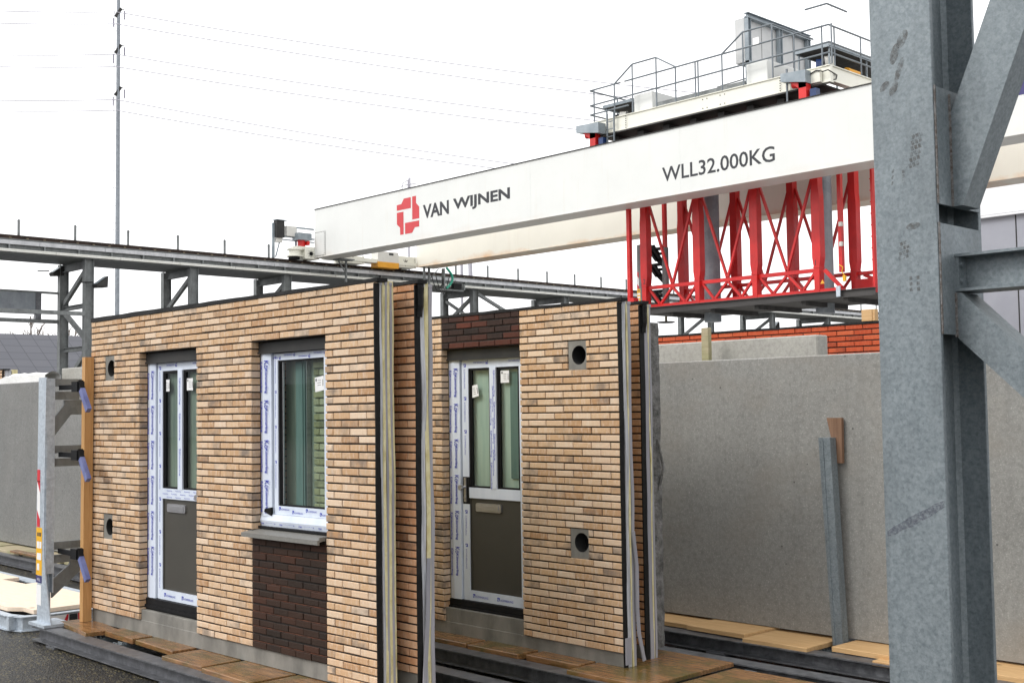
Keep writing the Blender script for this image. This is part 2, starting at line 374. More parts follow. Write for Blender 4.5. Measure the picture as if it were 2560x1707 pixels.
def square_mark(mb, o, xd, yd, h):
    o = Vector(o); xd = Vector(xd); yd = Vector(yd)
    def q(a, b, c, d): mb.add([o + xd * a * h + yd * b * h, o + xd * c * h + yd * b * h, o + xd * c * h + yd * d * h, o + xd * a * h + yd * d * h], [(0, 1, 2, 3)])
    q(0, 0, .22, 1.1); q(.22, .85, .8, 1.1); q(.8, .1, 1, 1.1); q(.22, 0, .5, .25); q(.5, .45, .8, .85)

# ---------------------------------------------------------------- wall panels
ROW = .0625; H0 = 3.145
class Grid:
    def __init__(s, knots): s.k = knots
    def u(s, m):
        k = s.k
        for (m0, u0), (m1, u1) in zip(k, k[1:]):
            if m <= m1 or (m1, u1) == k[-1]: return u0 + (u1 - u0) * (m - m0) / (m1 - m0)
def brickwork(grid, nm, nrows, holes, zones, parity=0, pinkish=0.0, depth=.088, seed=1, dark_first=False, drop=()):
    rnd = random.Random(seed); out = {}
    hp = []
    for r in range(nrows):
        off = .5 if (r + parity) % 2 == 0 else 0.
        js = [0.] + [j + off for j in range(int(nm) + 1) if 0 < j + off < nm] + [float(nm)]
        cuts = set(js)
        for (a, b, r0, r1) in holes:
            if r0 <= r <= r1: cuts |= {a, b}
        for (a, b, r0, r1, k) in zones:
            if r0 <= r <= r1: cuts |= {a, b}
        cs = sorted(c for c in cuts if 0 <= c <= nm)
        for a, b in zip(cs, cs[1:]):
            c = (a + b) / 2
            if any(h[0] < c < h[1] and h[2] <= r <= h[3] for h in holes): continue
            if b - a < .08 or (r, round(a, 1)) in drop: continue
            kind = 'a'
            for (za, zb, r0, r1, k) in zones:
                if za < c < zb and r0 <= r <= r1: kind = k
            mb = out.setdefault(kind, MB())
            u0 = grid.u(a) + .0034; u1 = grid.u(b) - .0034
            z1 = H0 - r * ROW - rnd.uniform(0, .0022); z0 = z1 - .0497 - rnd.uniform(0, .0012)
            v = rnd.uniform(-.003, .003); ch = rnd.uniform(.003, .006)
            P = [(u0 + ch, v, z0 + ch), (u1 - ch, v, z0 + ch), (u1 - ch, v, z1 - ch), (u0 + ch, v, z1 - ch),
                 (u0, v + ch, z0), (u1, v + ch, z0), (u1, v + ch, z1), (u0, v + ch, z1), (u0, depth, z0), (u1, depth, z0), (u1, depth, z1), (u0, depth, z1)]
            F = [(0, 1, 2, 3), (0, 4, 5, 1), (1, 5, 6, 2), (2, 6, 7, 3), (3, 7, 4, 0), (4, 8, 9, 5), (5, 9, 10, 6), (6, 10, 11, 7), (7, 11, 8, 4)]
            g = 0 if rnd.random() > .21 else rnd.uniform(.3, .95)
            if any(abs(a - h[1]) < .02 and h[2] <= r <= h[3] or abs(b - h[0]) < .02 and h[2] <= r <= h[3] for h in holes) and rnd.random() < .3: g = 1
            mb.add(P, F, 0, (min(1, max(0, rnd.gauss(.55 + pinkish, .27))), g, rnd.random()))
    return out
def strip(mb, u, v0, v1, z0, z1, mi, amp=.004, seed=0, thick=.03):     # wavy vertical ribbon at the cut end of a panel
    rnd = random.Random(seed); n = 34; a = rnd.uniform(0, 6); w0 = rnd.uniform(2, 4); prev = None
    V = []
    for i in range(n + 1):
        t = i / n; z = z0 + (z1 - z0) * t
        d = amp * (math.sin(a + t * w0 * 3) + .5 * math.sin(a * 2 + t * w0 * 8.3)) + rnd.uniform(-1, 1) * amp * .12
        e = amp * .7 * math.sin(a * 1.7 + t * w0 * 5) + u
        V += [(e - thick, v0 + d, z), (e, v0 + d, z), (e, v1 + d, z), (e - thick, v1 + d, z)]
    F = []
    for i in range(n):
        o = i * 4
        for k in range(4): F.append((o + k, o + (k + 1) % 4, o + 4 + (k + 1) % 4, o + 4 + k))
    F += [(3, 2, 1, 0), (n * 4, n * 4 + 1, n * 4 + 2, n * 4 + 3)]
    mb.add(V, F, mi)
def fill_rects(u0, u1, z0, z1, holes):
    xs = sorted({u0, u1, *[h[0] for h in holes], *[h[1] for h in holes]}); res = []
    for a, b in zip(xs, xs[1:]):
        if b - a < 1e-5: continue
        c = (a + b) / 2; segs = [(z0, z1)]
        for h in holes:
            if h[0] < c < h[1]:
                new = []
                for s0, s1 in segs:
                    if h[3] <= s0 or h[2] >= s1: new.append((s0, s1)); continue
                    if s0 < h[2]: new.append((s0, h[2]))
                    if h[3] < s1: new.append((h[3], s1))
                segs = new
        res += [(a, b, s0, s1) for s0, s1 in segs]
    return res
def panel(label, origin, rot, grid, nm, nrows, holes, zones, ends, thick=.18, parity=0, mats=('brick', 'brickdark'), capl=.026, vents=(), upstand=None, bot=0.0, seed=1, redmortar=None, group='prefabricated brick wall panels standing on the racks', concrete_base=True, capn=0, drop=(), rust=None, extra=None):
    t = thing('wall_panel', label, 'wall panel', (origin[0], origin[1], origin[2] - H0), group, rot)
    u0 = grid.u(0); u1 = grid.u(nm)
    bw = brickwork(grid, nm, extra[1] if extra else nrows, holes + ([(0, extra[0], nrows, extra[1])] if extra else []), zones, parity, seed=seed, drop=drop)
    for k, mb in bw.items():
        o = mb.build('brickwork' if k == 'a' else 'dark_brickwork', mats[0] if k == 'a' else mats[1], t, local=True)
        if k != 'a': o['label'] = 'field of dark brown bricks'
    zb = H0 - nrows * ROW + .008
    hl = [(grid.u(a) - .012, grid.u(b) + .012, H0 - (r1 + 1) * ROW - .02, H0 - r0 * ROW + .004) for a, b, r0, r1 in holes]
    mb = MB()
    for a, b, z0, z1 in fill_rects(u0 + .006, u1 - .006, zb, H0 - .002, hl): mb.box(a, b, .011, .10, z0, z1)
    mb.build('joint_backing', 'mortar', t, local=True)
    if rust:
        mb = MB()
        for r in range(rust[2], rust[3], 2): mb.box(grid.u(rust[0]) + .004, grid.u(rust[1]) - .004, .0035, .012, H0 - (r + 1) * ROW + .002, H0 - (r + 1) * ROW + .0085)
        M.setdefault('rust', pm('orange joint smear', (.13, .042, .02), (.045, .02, .012), 9, .9)); mb.build('orange_joints', 'rust', t, local=True)
    mb = MB(); hl2 = hl
    for a, b, z0, z1 in fill_rects(u0 + .01, u1 - .035, .11, H0 - .01, hl2): mb.box(a, b, .101, thick, z0, z1)
    mb.build('insulation_core', 'foam', t, local=True)
    # base
    if concrete_base:
        mb = MB(); mb.bbox(u0 + .004, u1 - .004, .024, .135, 0.014, zb - .003, .004)
        if upstand: mb.bbox(grid.u(upstand[0]) - .012, grid.u(upstand[1]) + .02, .028, .14, zb - .003, upstand[2], .004)
        mb.build('concrete_base', 'concrete', t, local=True)
        mb = MB(); mb.box(u0 + .004, u1 - .004, .030, .13, -.004, .013); mb.build('base_shadow_membrane', 'gap', t, local=True)  # dark membrane strip that also draws the contact shadow under the base
    # cap
    rnd = random.Random(seed); mb = MB(); n = 26; V = []
    for i in range(n + 1):
        u = u0 - .004 + (u1 + .05 - u0) * i / n; d = capl + (.026 - capl) * i / n + rnd.uniform(-.003, .004)
        V += [(u, -.006 + rnd.uniform(-.002, .002), H0 + .001), (u, -.004, H0 + d), (u, thick * .55, H0 + d), (u, thick * .55, H0 + .001)]
    F = [(0, 1, 2, 3), (n * 4 + 3, n * 4 + 2, n * 4 + 1, n * 4)]
    for i in range(n):
        for k in range(4): F.append((i * 4 + k, i * 4 + (k + 1) % 4, i * 4 + 4 + (k + 1) % 4, i * 4 + 4 + k))
    mb.add(V, F); mb.build('black_cap', 'membrane', t, local=True)
    # layered end
    for i, (a, b, mt, nm_, am) in enumerate(ends):
        mb = MB(); hh = H0 - .01 if mt == 'membrane' else H0 + .012 - .02 * (i % 2)
        strip(mb, u1 + (.010 if mt != 'membrane' else .009), a - (.006 if mt == 'membrane' else 0), b, .02, hh, 0, am, seed * 10 + i, .05 if mt != 'membrane' else .011)
        if mt in ('greyseal', 'paleseal'):
            mb.box(u1 - .05, u1 + .014, a - .004, b + .004, hh - .012, hh + .012)
        mb.build(nm_, mt, t, local=True, smooth=False)
    # vents
    for (a, b, z0, z1, dx, dz, rr) in vents:
        cx = (a + b) / 2 + dx; cz = (z0 + z1) / 2 + dz; n = 28
        mb = MB(); V = []; sq = []
        for i in range(n):
            th = 2 * math.pi * i / n; c, s_ = math.cos(th), math.sin(th)
            V.append((cx + rr * c, .016, cz + rr * s_))
            kx = ((b if c > 0 else a) - cx) / c if abs(c) > 1e-6 else 1e9
            kz = ((z1 if s_ > 0 else z0) - cz) / s_ if abs(s_) > 1e-6 else 1e9
            k = min(abs(kx), abs(kz)); sq.append((cx + k * c, .012, cz + k * s_))
        F = [(i, (i + 1) % n, n + (i + 1) % n, n + i) for i in range(n)]
        mb.add(V + sq, F)
        for cc in ((a, z0), (b, z0), (b, z1), (a, z1)):     # corner fillers
            near = sorted(range(n), key=lambda i: (sq[i][0] - cc[0]) ** 2 + (sq[i][2] - cc[1]) ** 2)[:2]
            mb.add([(cc[0], .012, cc[1]), sq[near[0]], sq[near[1]]], [(0, 1, 2)])
        p = mb.build('vent_plate', 'concrete', t, local=True)
        mb = MB(); V = [(cx + rr * math.cos(2 * math.pi * i / n), y, cz + rr * math.sin(2 * math.pi * i / n)) for y in (.016, .15) for i in range(n)]
        mb.add(V, [(i, (i + 1) % n, n + (i + 1) % n, n + i) for i in range(n)], 0)
        mb.add(V[n:], [tuple(range(n))], 1)
        o = mb.build('vent_hole', ['lintel', 'gap'], None, local=True); o.parent = p
    return t
def film_strip_text(mb, x, y, ztop, zbot, h, step, xface=None, small=False, txt='Kömmerling', mark=True, phase=0., flip=False):
    """lettering running downwards on a vertical strip whose face looks to -y"""
    z = ztop - phase
    L = .22 if not small else .17
    while z - L > zbot:
        xd = Vector((0, 0, -1)); yd = Vector((1, 0, 0))
        if mark == 'sq': square_mark(mb, (x, y, z), xd, yd, h * 1.1); text(mb, txt, (x + h * .1, y, z - h * 1.9), xd, yd, h * .75, L - h * 1.2)
        else:
            logo_k(mb, (x - h * .1, y, z), xd, yd, h * 1.6); text(mb, txt, (x, y, z - h * 1.75), xd, yd, h * 1.1, L - h * .2, .024)
        z -= step
def door(t, u0, u1, wt, variant):
    """door in local panel space: opening between u0 and u1, its head at w=wt (local z = H0+wt)"""
    T = H0 + wt
    mb = MB()
    mb.box(u0, u1, .072, .16, T - .105, T - .002); mb.box(u0, u1, .062, .072, T - .105, T - .088)
    mb.build('lintel', 'lintel', t, local=True)
    mb = MB()
    a = u0 + .002; b = u0 + .155
    mb.prism([(a, .092), (a + .062, .082), (b, .094), (b, .15), (a, .15)], 'z', T - 2.405, T - .055, 0)
    mb.box(b, b + .014, .135, .16, T - 2.43, T - .1, 1)
    mb.box(b + .014, u1 - .003, .135, .155, T - .1, T - .092, 1)
    fr = mb.build('door_frame', ['film', 'gap'], t, local=True)
    s0 = b + .014; s1 = u1 - .003
    lf = .092
    zt, zg, zm1, zm0, zp, zb = T - .10, T - .185, T - 1.33, T - 1.43, T - 2.31, T - 2.405
    mb = MB(); y0, y1 = .112, .15
    cut = variant == 'green'
    if cut:
        mb.box(s0, s0 + lf, y0, y1, zm1 + .10, zt, 0); mb.box(s0, s0 + lf, y0 + .003, y1, zm0 - .06, zm1 + .10, 1); mb.box(s0, s0 + lf, y0, y1, zb, zm0 - .06, 0)
    else: mb.box(s0, s0 + lf, y0, y1, zb, zt, 0)
    s1l = u1 - .125; mb.box(s1l, s1, y0, y1, zb, zt, 0)
    mb.box(s0 + lf, s1l, y0 + .001, y1, zg, zt, 0); mb.box(s0 + lf, s1l, y0 - .002, y1, zm0, zm1, 0); mb.box(s0 + lf, s1l, y0 + .001, y1, zb, zp, 0)
    # rubber bead around the glass
    mc = (u0 + .615); hw = .042
    for (p, q) in ((s0 + lf, mc - hw), (mc + hw, s1l)):
        for k, w in ((0, .022), (1, .012)):
            mb.box(p + k * .024, p + k * .024 + w, .12 + k * .006, .15, zm1, zg, 1); mb.box(q - k * .018 - .014, q - k * .018, .12 + k * .006, .15, zm1, zg, 1)
        mb.box(p, q, .12, .15, zg - .022, zg, 1); mb.box(p, q, .12, .15, zm1, zm1 + .016, 1)
    leaf = mb.build('door_leaf', ['film', 'gap'], t, local=True)
    mb = MB(); mb.box(mc - hw, mc + hw, .105, .15, zm1, zg + .001)
    mu = mb.build('mullion', 'film', None, local=True); mu.parent = leaf
    for (p, q) in ((s0 + lf + .03, mc - hw - .02), (mc + hw + .03, s1l - .02)):
        mb = MB(); mb.add([(p - .02, .138, zm1), (q + .02, .138, zm1), (q + .02, .138, zg), (p - .02, .138, zg)], [(0, 1, 2, 3)])
        g = mb.build('glass_pane', 'glass', None, local=True); g.parent = leaf
    mb = MB(); mb.add([(s0 + .02, .176, zm1 - .02), (s1 - .02, .176, zm1 - .02), (s1 - .02, .176, zg + .02), (s0 + .02, .176, zg + .02)], [(0, 1, 2, 3)])
    mb.box(s0 + .01, s0 + .05, .15, .176, zm1, zg)
    g = mb.build('inner_lining', 'insidegreen' if cut else 'insidedark', None, local=True); g.parent = leaf
    if cut:
        mb = MB(); mb.box(s1l - .17, s1l - .03, .160, .172, zm1 + .1, zg - .05); text(mb, 'Kö', (s1l - .14, .1595, T - .5), (0, 0, -1), (1, 0, 0), .03)
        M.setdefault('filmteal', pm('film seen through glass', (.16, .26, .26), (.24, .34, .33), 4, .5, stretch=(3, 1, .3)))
        g = mb.build('inner_film', 'filmteal', None, local=True); g.parent = leaf
    mb = MB(); mb.box(s0 + lf, s1l, .128, .15, zp, zm0); mb.box(s0 + lf, s0 + lf + .008, .12, .13, zp, zm0)
    g = mb.build('door_skin', 'olive', None, local=True); g.parent = leaf
    # letterbox
    lx0, lx1 = u0 + .35, u0 + .70; lz = T - 1.475
    mb = MB(); n = 6; pts = []
    for cx, cz, st in ((lx1 - .018, lz - .018, 0), (lx0 + .018, lz - .018, 90), (lx0 + .018, lz - .062, 180), (lx1 - .018, lz - .062, 270)):
        for i in range(n): an = R(st + 90 * i / (n - 1)); pts.append((cx + .018 * math.cos(an), cz + .018 * math.sin(an)))
    mb.prism(pts, 'y', .112, .13); mb.prism([(lx0 + .03, lz - .062), (lx1 - .03, lz - .062), (lx1 - .03, lz - .018), (lx0 + .03, lz - .018)], 'y', .105, .112)
    g = mb.build('letterbox', 'steelbrush', None, local=True); g.parent = leaf
    # handle / knob
    mb = MB()
    if cut:
        hx = s0 + .035
        mb.box(hx - .012, hx + .018, .103, .115, zm1 - .14, zm1 + .09); mb.cyl((hx, .103, zm1 + .0), (hx, .06, zm1 + .0), .011, 10); mb.cyl((hx, .06, zm1 - .0), (hx, .038, zm1), .026, 14); mb.cyl((hx + .002, .103, zm1 - .1), (hx + .002, .096, zm1 - .1), .012, 12)
    else:
        hx = s1l + .03; mb.cyl((hx, .11, zm1 - .06), (hx, .07, zm1 - .06), .012, 10); mb.cyl((hx, .07, zm1 - .06), (hx, .045, zm1 - .06), .028, 14)
    g = mb.build('door_handle', 'steelbrush', None, local=True); g.parent = leaf
    # threshold
    mb = MB(); mb.box(u0, u1, .075, .15, T - 2.53, T - 2.408); mb.box(u0, u1, .060, .076, T - 2.50, T - 2.47)
    mb.build('threshold', 'gap', t, local=True)
    # stickers
    for (su, sw, rt) in ((u0 + .25, T - .27, 0 if not cut else .18), (mc + hw + .045, T - .27 if not cut else T - .22, .0)):
        if cut and rt: sw = T - .36; su = u0 + .26
        mb = MB(); c, s_ = math.cos(rt), math.sin(rt); w, h = .115, .115
        def P(x, z): return (su + x * c - z * s_, .132, sw + x * s_ + z * c)
        mb.add([P(0, -h), P(w, -h), P(w, 0), P(0, 0)], [(0, 1, 2, 3)], 0)
        def Q(x, z): p = P(x, z); return (p[0], .1305, p[2])
        for i in range(10): pass
        ring = [Q(.02 + .009 * math.cos(i * .63), -.02 + .012 * math.sin(i * .63)) for i in range(10)]
        mb.add(ring, [tuple(range(10))], 1)
        for j in range(4): mb.add([Q(.04, -.03 - j * .018), Q(.08, -.03 - j * .018), Q(.08, -.033 - j * .018), Q(.04, -.033 - j * .018)], [(0, 1, 2, 3)], 1)
        mb.add([Q(.100, -.09), Q(.107, -.09), Q(.107, -.03), Q(.100, -.03)], [(0, 1, 2, 3)], 1)
        g = mb.build('paper_sticker', ['paper', 'inkblack'], None, local=True); g.parent = leaf
    # film print
    mb = MB()
    film_strip_text(mb, u0 + .084, .0825, T - .18, zb - .02, .038, .345)
    film_strip_text(mb, u0 + .014, .0825, T - .20, zb - .02, .026, .345)
    o = mb.build('film_print', 'ink', None, local=True); o.parent = fr
    mb = MB()
    film_strip_text(mb, s0 + .03, y0 - .0015, T - .14, zm1 + .12 if cut else zb, .028, .32, small=False, txt='KÖMMERLING', mark='sq')
    if cut: film_strip_text(mb, s0 + .03, y0 - .0015, zm0 - .12, zb, .028, .32, txt='KÖMMERLING', mark='sq')
    for x in (s0 + .33, s1 - .10):        # upside-down print on the head
        text(mb, 'KÖMMERLING', (x, y0 - .001, zt - .022), (-1, 0, 0), (0, 0, -1), .022, .16); square_mark(mb, (x + .05, y0 - .001, zt - .015), (-1, 0, 0), (0, 0, -1), .032)
    for x in (s0 + .13, s0 + .47):
        square_mark(mb, (x, y0 - .001, zb + .03), (1, 0, 0), (0, 0, 1), .032); text(mb, 'KÖMMERLING', (x + .045, y0 - .001, zb + .032), (1, 0, 0), (0, 0, 1), .024, .17)
    if not cut:
        for j in range(3):
            for i in range(5): text(mb, 'Kömmerling', (s1l - .02 - i * .17 - (j % 2) * .08, y0 - .004, zm1 - .012 - j * .031), (-1, 0, 0), (0, 0, -1), .016, .10) if s1l - .02 - i * .17 - (j % 2) * .08 > s0 + lf + .11 else None
        film_strip_text(mb, mc - .012, .1035, zg - .08, zm1, .022, .34)
    else:
        film_strip_text(mb, mc - .036, .1035, zg - .30, zm1, .018, .30); film_strip_text(mb, mc + .012, .1035, zg - .03, zm1, .018, .30); film_strip_text(mb, mc - .030 + .025, .1034, zg - .18, zm1, .014, .30)
    o = mb.build('film_print', 'ink', None, local=True); o.parent = leaf
def window(t, u0, u1, wt, wb):
    T = H0 + wt; B = H0 + wb
    mb = MB(); mb.box(u0, u1, .072, .16, T - .10, T - .002); mb.box(u0, u1, .062, .072, T - .10, T - .085)
    mb.build('lintel', 'lintel', t, local=True)
    a = u0 + .002; b = u0 + .165
    mb = MB()
    mb.prism([(a, .094), (a + .055, .080), (b, .094), (b, .15), (a, .15)], 'z', B + .12, T - .06, 0)
    mb.prism([(.094, B + .035), (.080, B + .085), (.094, B + .14), (.15, B + .14), (.15, B + .035)], 'x', u0 + .002, u1 - .002, 0)
    mb.box(b, b + .016, .13, .155, B + .14, T - .1, 1)
    mb.prism([(a + .065, B + .16), (b + .01, B + .13), (b + .01, B + .20), (a + .075, B + .185)], 'y', .078, .10, 1)
    fr = mb.build('window_frame', ['film', 'gap'], t, local=True)
    s0 = b + .016; s1 = u1 - .115; st = .055; zt = T - .105; zg = T - .165; z0 = B + .142; z1 = B + .215
    mb = MB(); mb.box(s0, s0 + st, .112, .15, z0, zt, 0); mb.box(s1 - st, u1 - .003, .112, .15, z0, zt, 0)
    mb.box(s0 + st, s1 - st, .113, .15, zg, zt, 0); mb.box(s0 + st, s1 - st, .113, .15, z0, z1, 0)
    for k, (w, y) in enumerate(((.02, .122), (.012, .13), (.008, .134))): mb.box(s0 + st + k * .022, s0 + st + k * .022 + w, y, .15, z1, zg, 1 if k != 2 else 2)
    mb.box(s0 + st, s1 - st, .122, .15, zg - .014, zg, 1); mb.box(s0 + st, s1 - st, .122, .15, z1, z1 + .014, 1)
    sh = mb.build('sash', ['film', 'gap', 'steelbrush'], None, local=True); sh.parent = fr
    mb = MB(); mb.add([(s0 + st, .14, z1), (s1 - st, .14, z1), (s1 - st, .14, zg), (s0 + st, .14, zg)], [(0, 1, 2, 3)])
    g = mb.build('glass_pane', 'glass', None, local=True); g.parent = fr
    # what shows through the glass: the tinted cavity, a film-wrapped post and the pale brick return
    mb = MB(); mb.add([(s0, .235, z1 - .03), (s1, .235, z1 - .03), (s1, .235, zg + .03), (s0, .235, zg + .03)], [(0, 1, 2, 3)])
    g = mb.build('inner_lining', 'insidedark', None, local=True); g.parent = fr
    mb = MB(); mb.box(s0 + .20, s0 + .30, .20, .232, z1, zg); mb.box(s0 + .33, s0 + .345, .19, .23, z1, zg); mb.box(s0 + .37, s0 + .38, .19, .23, z1, zg, 1)
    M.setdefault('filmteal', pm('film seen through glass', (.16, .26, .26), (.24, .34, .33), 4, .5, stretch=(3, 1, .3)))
    g = mb.build('inner_post', ['filmteal', 'steelbrush'], None, local=True); g.parent = fr
    gr = Grid([(0, s0 + .44), (2, s1 - .02)]); bw = brickwork(gr, 2, 24, [], [], 0, depth=.02, seed=77)
    for k, m2 in bw.items():
        m2.v = [(x, y + .212, z - (H0 - T) - .13) for x, y, z in m2.v]
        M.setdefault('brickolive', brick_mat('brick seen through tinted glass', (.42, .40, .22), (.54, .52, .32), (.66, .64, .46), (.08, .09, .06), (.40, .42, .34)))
        g = m2.build('inner_brickwork', 'brickolive', None, local=True); g.parent = fr
    mb = MB(); mb.add([(s1 - .22, .1365, T - .33), (s1 - .095, .1365, T - .315), (s1 - .09, .1365, T - .435), (s1 - .215, .1365, T - .45)], [(0, 1, 2, 3)], 0)
    mb.add([(s1 - .20 + .009 * math.cos(i * .63), .1350, T - .35 + .013 * math.sin(i * .63)) for i in range(10)], [tuple(range(10))], 1)
    mb.add([(s1 - .108, .135, T - .40), (s1 - .101, .135, T - .40), (s1 - .101, .135, T - .345), (s1 - .108, .135, T - .345)], [(0, 1, 2, 3)], 1)
    for j in range(3): mb.add([(s1 - .18, .135, T - .352 - j * .02), (s1 - .13, .135, T - .350 - j * .02), (s1 - .13, .135, T - .353 - j * .02), (s1 - .18, .135, T - .355 - j * .02)], [(0, 1, 2, 3)], 1)
    g = mb.build('paper_sticker', ['paper', 'inkblack'], None, local=True); g.parent = fr
    mb = MB()
    film_strip_text(mb, u0 + .078, .0795, T - .16, B + .2, .042, .345); film_strip_text(mb, u0 + .010, .0825, T - .17, B + .15, .030, .345)
    for i in range(4):
        x = u0 + .01 + i * .285
        if x + .2 < u1: logo_k(mb, (x, .0855, B + .052), (1, 0, .0), (0, 0, 1), .04); text(mb, 'Kömmerling', (x + .06, .0855, B + .055), (1, 0, 0), (0, 0, 1), .030, .16, .006)
    o = mb.build('film_print', 'ink', None, local=True); o.parent = fr
    mb = MB(); film_strip_text(mb, s0 + .014, .1105, zt - .02, z0, .02, .30, txt='KÖMMERLING', mark='sq')
    for i in range(4):
        x = s1 - .03 - i * .22; text(mb, 'KÖMMERLING', (x - .04, .111, zt - .01 - (i % 2) * .02), (-1, 0, 0), (0, 0, -1), .018, .13); square_mark(mb, (x, .111, zt - .006 - (i % 2) * .02), (-1, 0, 0), (0, 0, -1), .024)
        x = s0 + .07 + i * .2; square_mark(mb, (x, .111, z0 + .014 + ((i + 1) % 2) * .022), (1, 0, 0), (0, 0, 1), .026); text(mb, 'KÖMMERLING', (x + .035, .111, z0 + .016 + ((i + 1) % 2) * .022), (1, 0, 0), (0, 0, 1), .018, .12)
    o = mb.build('film_print', 'ink', None, local=True); o.parent = fr
    # sill
    mb = MB(); mb.prism([(-.075, B - .012), (-.075, B - .048), (-.055, B - .052), (-.055, B - .028), (.12, B + .010), (.12, B + .018)], 'x', u0 - .055, u1 - .012)
    mb.box(u1 - .022, u1 - .010, -.055, .05, B - .02, B + .012)
    mb.build('window_sill', 'sill', t, local=True)
    mb = MB(); mb.box(u0, u1, .06, .12, B + .019, B + .036); mb.build('sill_seal', 'gap', t, local=True)

# ================================================================= SETTING
mb = MB(); mb.add([(-900, -300, -2.36), (300, -300, -2.36), (300, 900, -2.36), (-900, 900, -2.36)], [(0, 1, 2, 3)])
solo(mb, 'ground', 'gravel', None, None, (0, 0, -2.36), kind='structure')

mb = MB(); mb.add([(-50, 12.6, -2.356), (60, 12.6, -2.356), (60, 140, -2.356), (-50, 140, -2.356)], [(0, 1, 2, 3)])  # pale ground sheet added to bounce light up onto the girder undersides
M['bounce_paving'] = pm('pale concrete paving', (.24, .235, .22), (.34, .33, .31), 2, .8)
solo(mb, 'bounce_pavement', 'bounce_paving', None, None, (0, 12.6, -2.356), kind='structure')
# ================================================================= WALL PANELS
LAY = [(.003, .046, 'membrane', 'black_edge', .002), (.048, .068, 'paleseal', 'plastic_sheet', .006), (.070, .096, 'foam', 'insulation_layer', .003),
       (.097, .116, 'greyseal', 'gasket', .003), (.117, .143, 'foam', 'insulation_layer', .003), (.144, .165, 'greyseal', 'gasket', .003), (.166, .180, 'foam', 'insulation_layer', .003)]
LAY2 = [(.003, .046, 'membrane', 'black_edge', .002), (.048, .088, 'paleseal', 'plastic_sheet', .008), (.090, .128, 'foam', 'insulation_layer', .005), (.130, .165, 'greyseal', 'gasket', .005)]
LAY3 = [(.003, .045, 'membrane', 'black_edge', .002), (.048, .090, 'paleseal', 'plastic_sheet', .006), (.092, .112, 'foam', 'insulation_layer', .004), (.114, .150, 'greyseal', 'gasket', .004)]
LAY4 = [(.003, .052, 'membrane', 'black_edge', .002), (.054, .100, 'greyseal', 'gasket', .004), (.102, .118, 'foam', 'insulation_layer', .004), (.120, .145, 'greyseal', 'gasket', .004)]
g1 = Grid([(0, -4.876), (5.5, -3.80), (10.5, -2.69), (15, -1.742), (20, -.652), (23, 0)])
hm = lambda u: 5.5 * (u + 4.876) / 1.076
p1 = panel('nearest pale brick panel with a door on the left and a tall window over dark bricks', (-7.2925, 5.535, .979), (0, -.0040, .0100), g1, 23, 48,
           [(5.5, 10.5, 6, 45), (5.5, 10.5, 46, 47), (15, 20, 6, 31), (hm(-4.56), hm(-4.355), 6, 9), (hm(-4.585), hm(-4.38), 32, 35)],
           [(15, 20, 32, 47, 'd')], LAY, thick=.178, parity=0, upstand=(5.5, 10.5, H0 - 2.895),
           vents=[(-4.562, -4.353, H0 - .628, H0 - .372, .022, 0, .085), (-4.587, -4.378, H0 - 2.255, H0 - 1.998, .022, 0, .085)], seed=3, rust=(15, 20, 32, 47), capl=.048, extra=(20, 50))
door(p1, -3.80, -2.69, -.375, 'olive')
window(p1, -1.742, -.652, -.375, -2.0)
g1b = Grid([(0, -4.84), (22, 0)])
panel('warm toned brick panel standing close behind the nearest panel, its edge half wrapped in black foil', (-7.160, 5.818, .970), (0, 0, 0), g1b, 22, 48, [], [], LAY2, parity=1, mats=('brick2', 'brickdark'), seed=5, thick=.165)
g2 = Grid([(0, -4.88), (12, -2.29), (17, -1.195), (22.5, 0)])
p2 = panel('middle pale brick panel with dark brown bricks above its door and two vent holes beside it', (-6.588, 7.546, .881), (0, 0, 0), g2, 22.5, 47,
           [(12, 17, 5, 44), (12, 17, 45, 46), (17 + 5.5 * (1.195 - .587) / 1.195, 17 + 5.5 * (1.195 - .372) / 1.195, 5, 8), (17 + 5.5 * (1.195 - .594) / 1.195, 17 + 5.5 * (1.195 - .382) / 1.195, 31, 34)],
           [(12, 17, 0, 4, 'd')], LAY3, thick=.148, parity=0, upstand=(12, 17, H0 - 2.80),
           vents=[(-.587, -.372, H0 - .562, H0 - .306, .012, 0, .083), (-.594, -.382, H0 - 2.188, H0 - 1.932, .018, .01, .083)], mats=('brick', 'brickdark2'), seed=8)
door(p2, -2.29, -1.195, -.3125, 'green')
g2b = Grid([(0, -4.84), (22, 0)])
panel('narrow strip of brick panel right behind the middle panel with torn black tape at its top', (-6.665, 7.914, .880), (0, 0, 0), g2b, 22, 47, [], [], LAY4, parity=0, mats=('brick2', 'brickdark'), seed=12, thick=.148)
# the red brick panel, seen above the concrete slabs
g4 = Grid([(0, -5.72), (26, 0)])
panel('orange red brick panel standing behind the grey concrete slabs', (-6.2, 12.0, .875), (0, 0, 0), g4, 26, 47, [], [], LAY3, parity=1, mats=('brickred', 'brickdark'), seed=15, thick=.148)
g5 = Grid([(0, -3.0), (14, 0)])
panel('brick panel end with cream insulation poking above the left concrete slab, at the left edge of the photo', (-24.03, 9.0, .88), (0, 0, 0), g5, 14, 47, [], [], [(.003, .03, 'membrane', 'black_edge', .002), (.04, .17, 'paleseal', 'plastic_sheet', .01), (.19, .30, 'foam', 'insulation_layer', .01)], parity=1, seed=17, thick=.25)
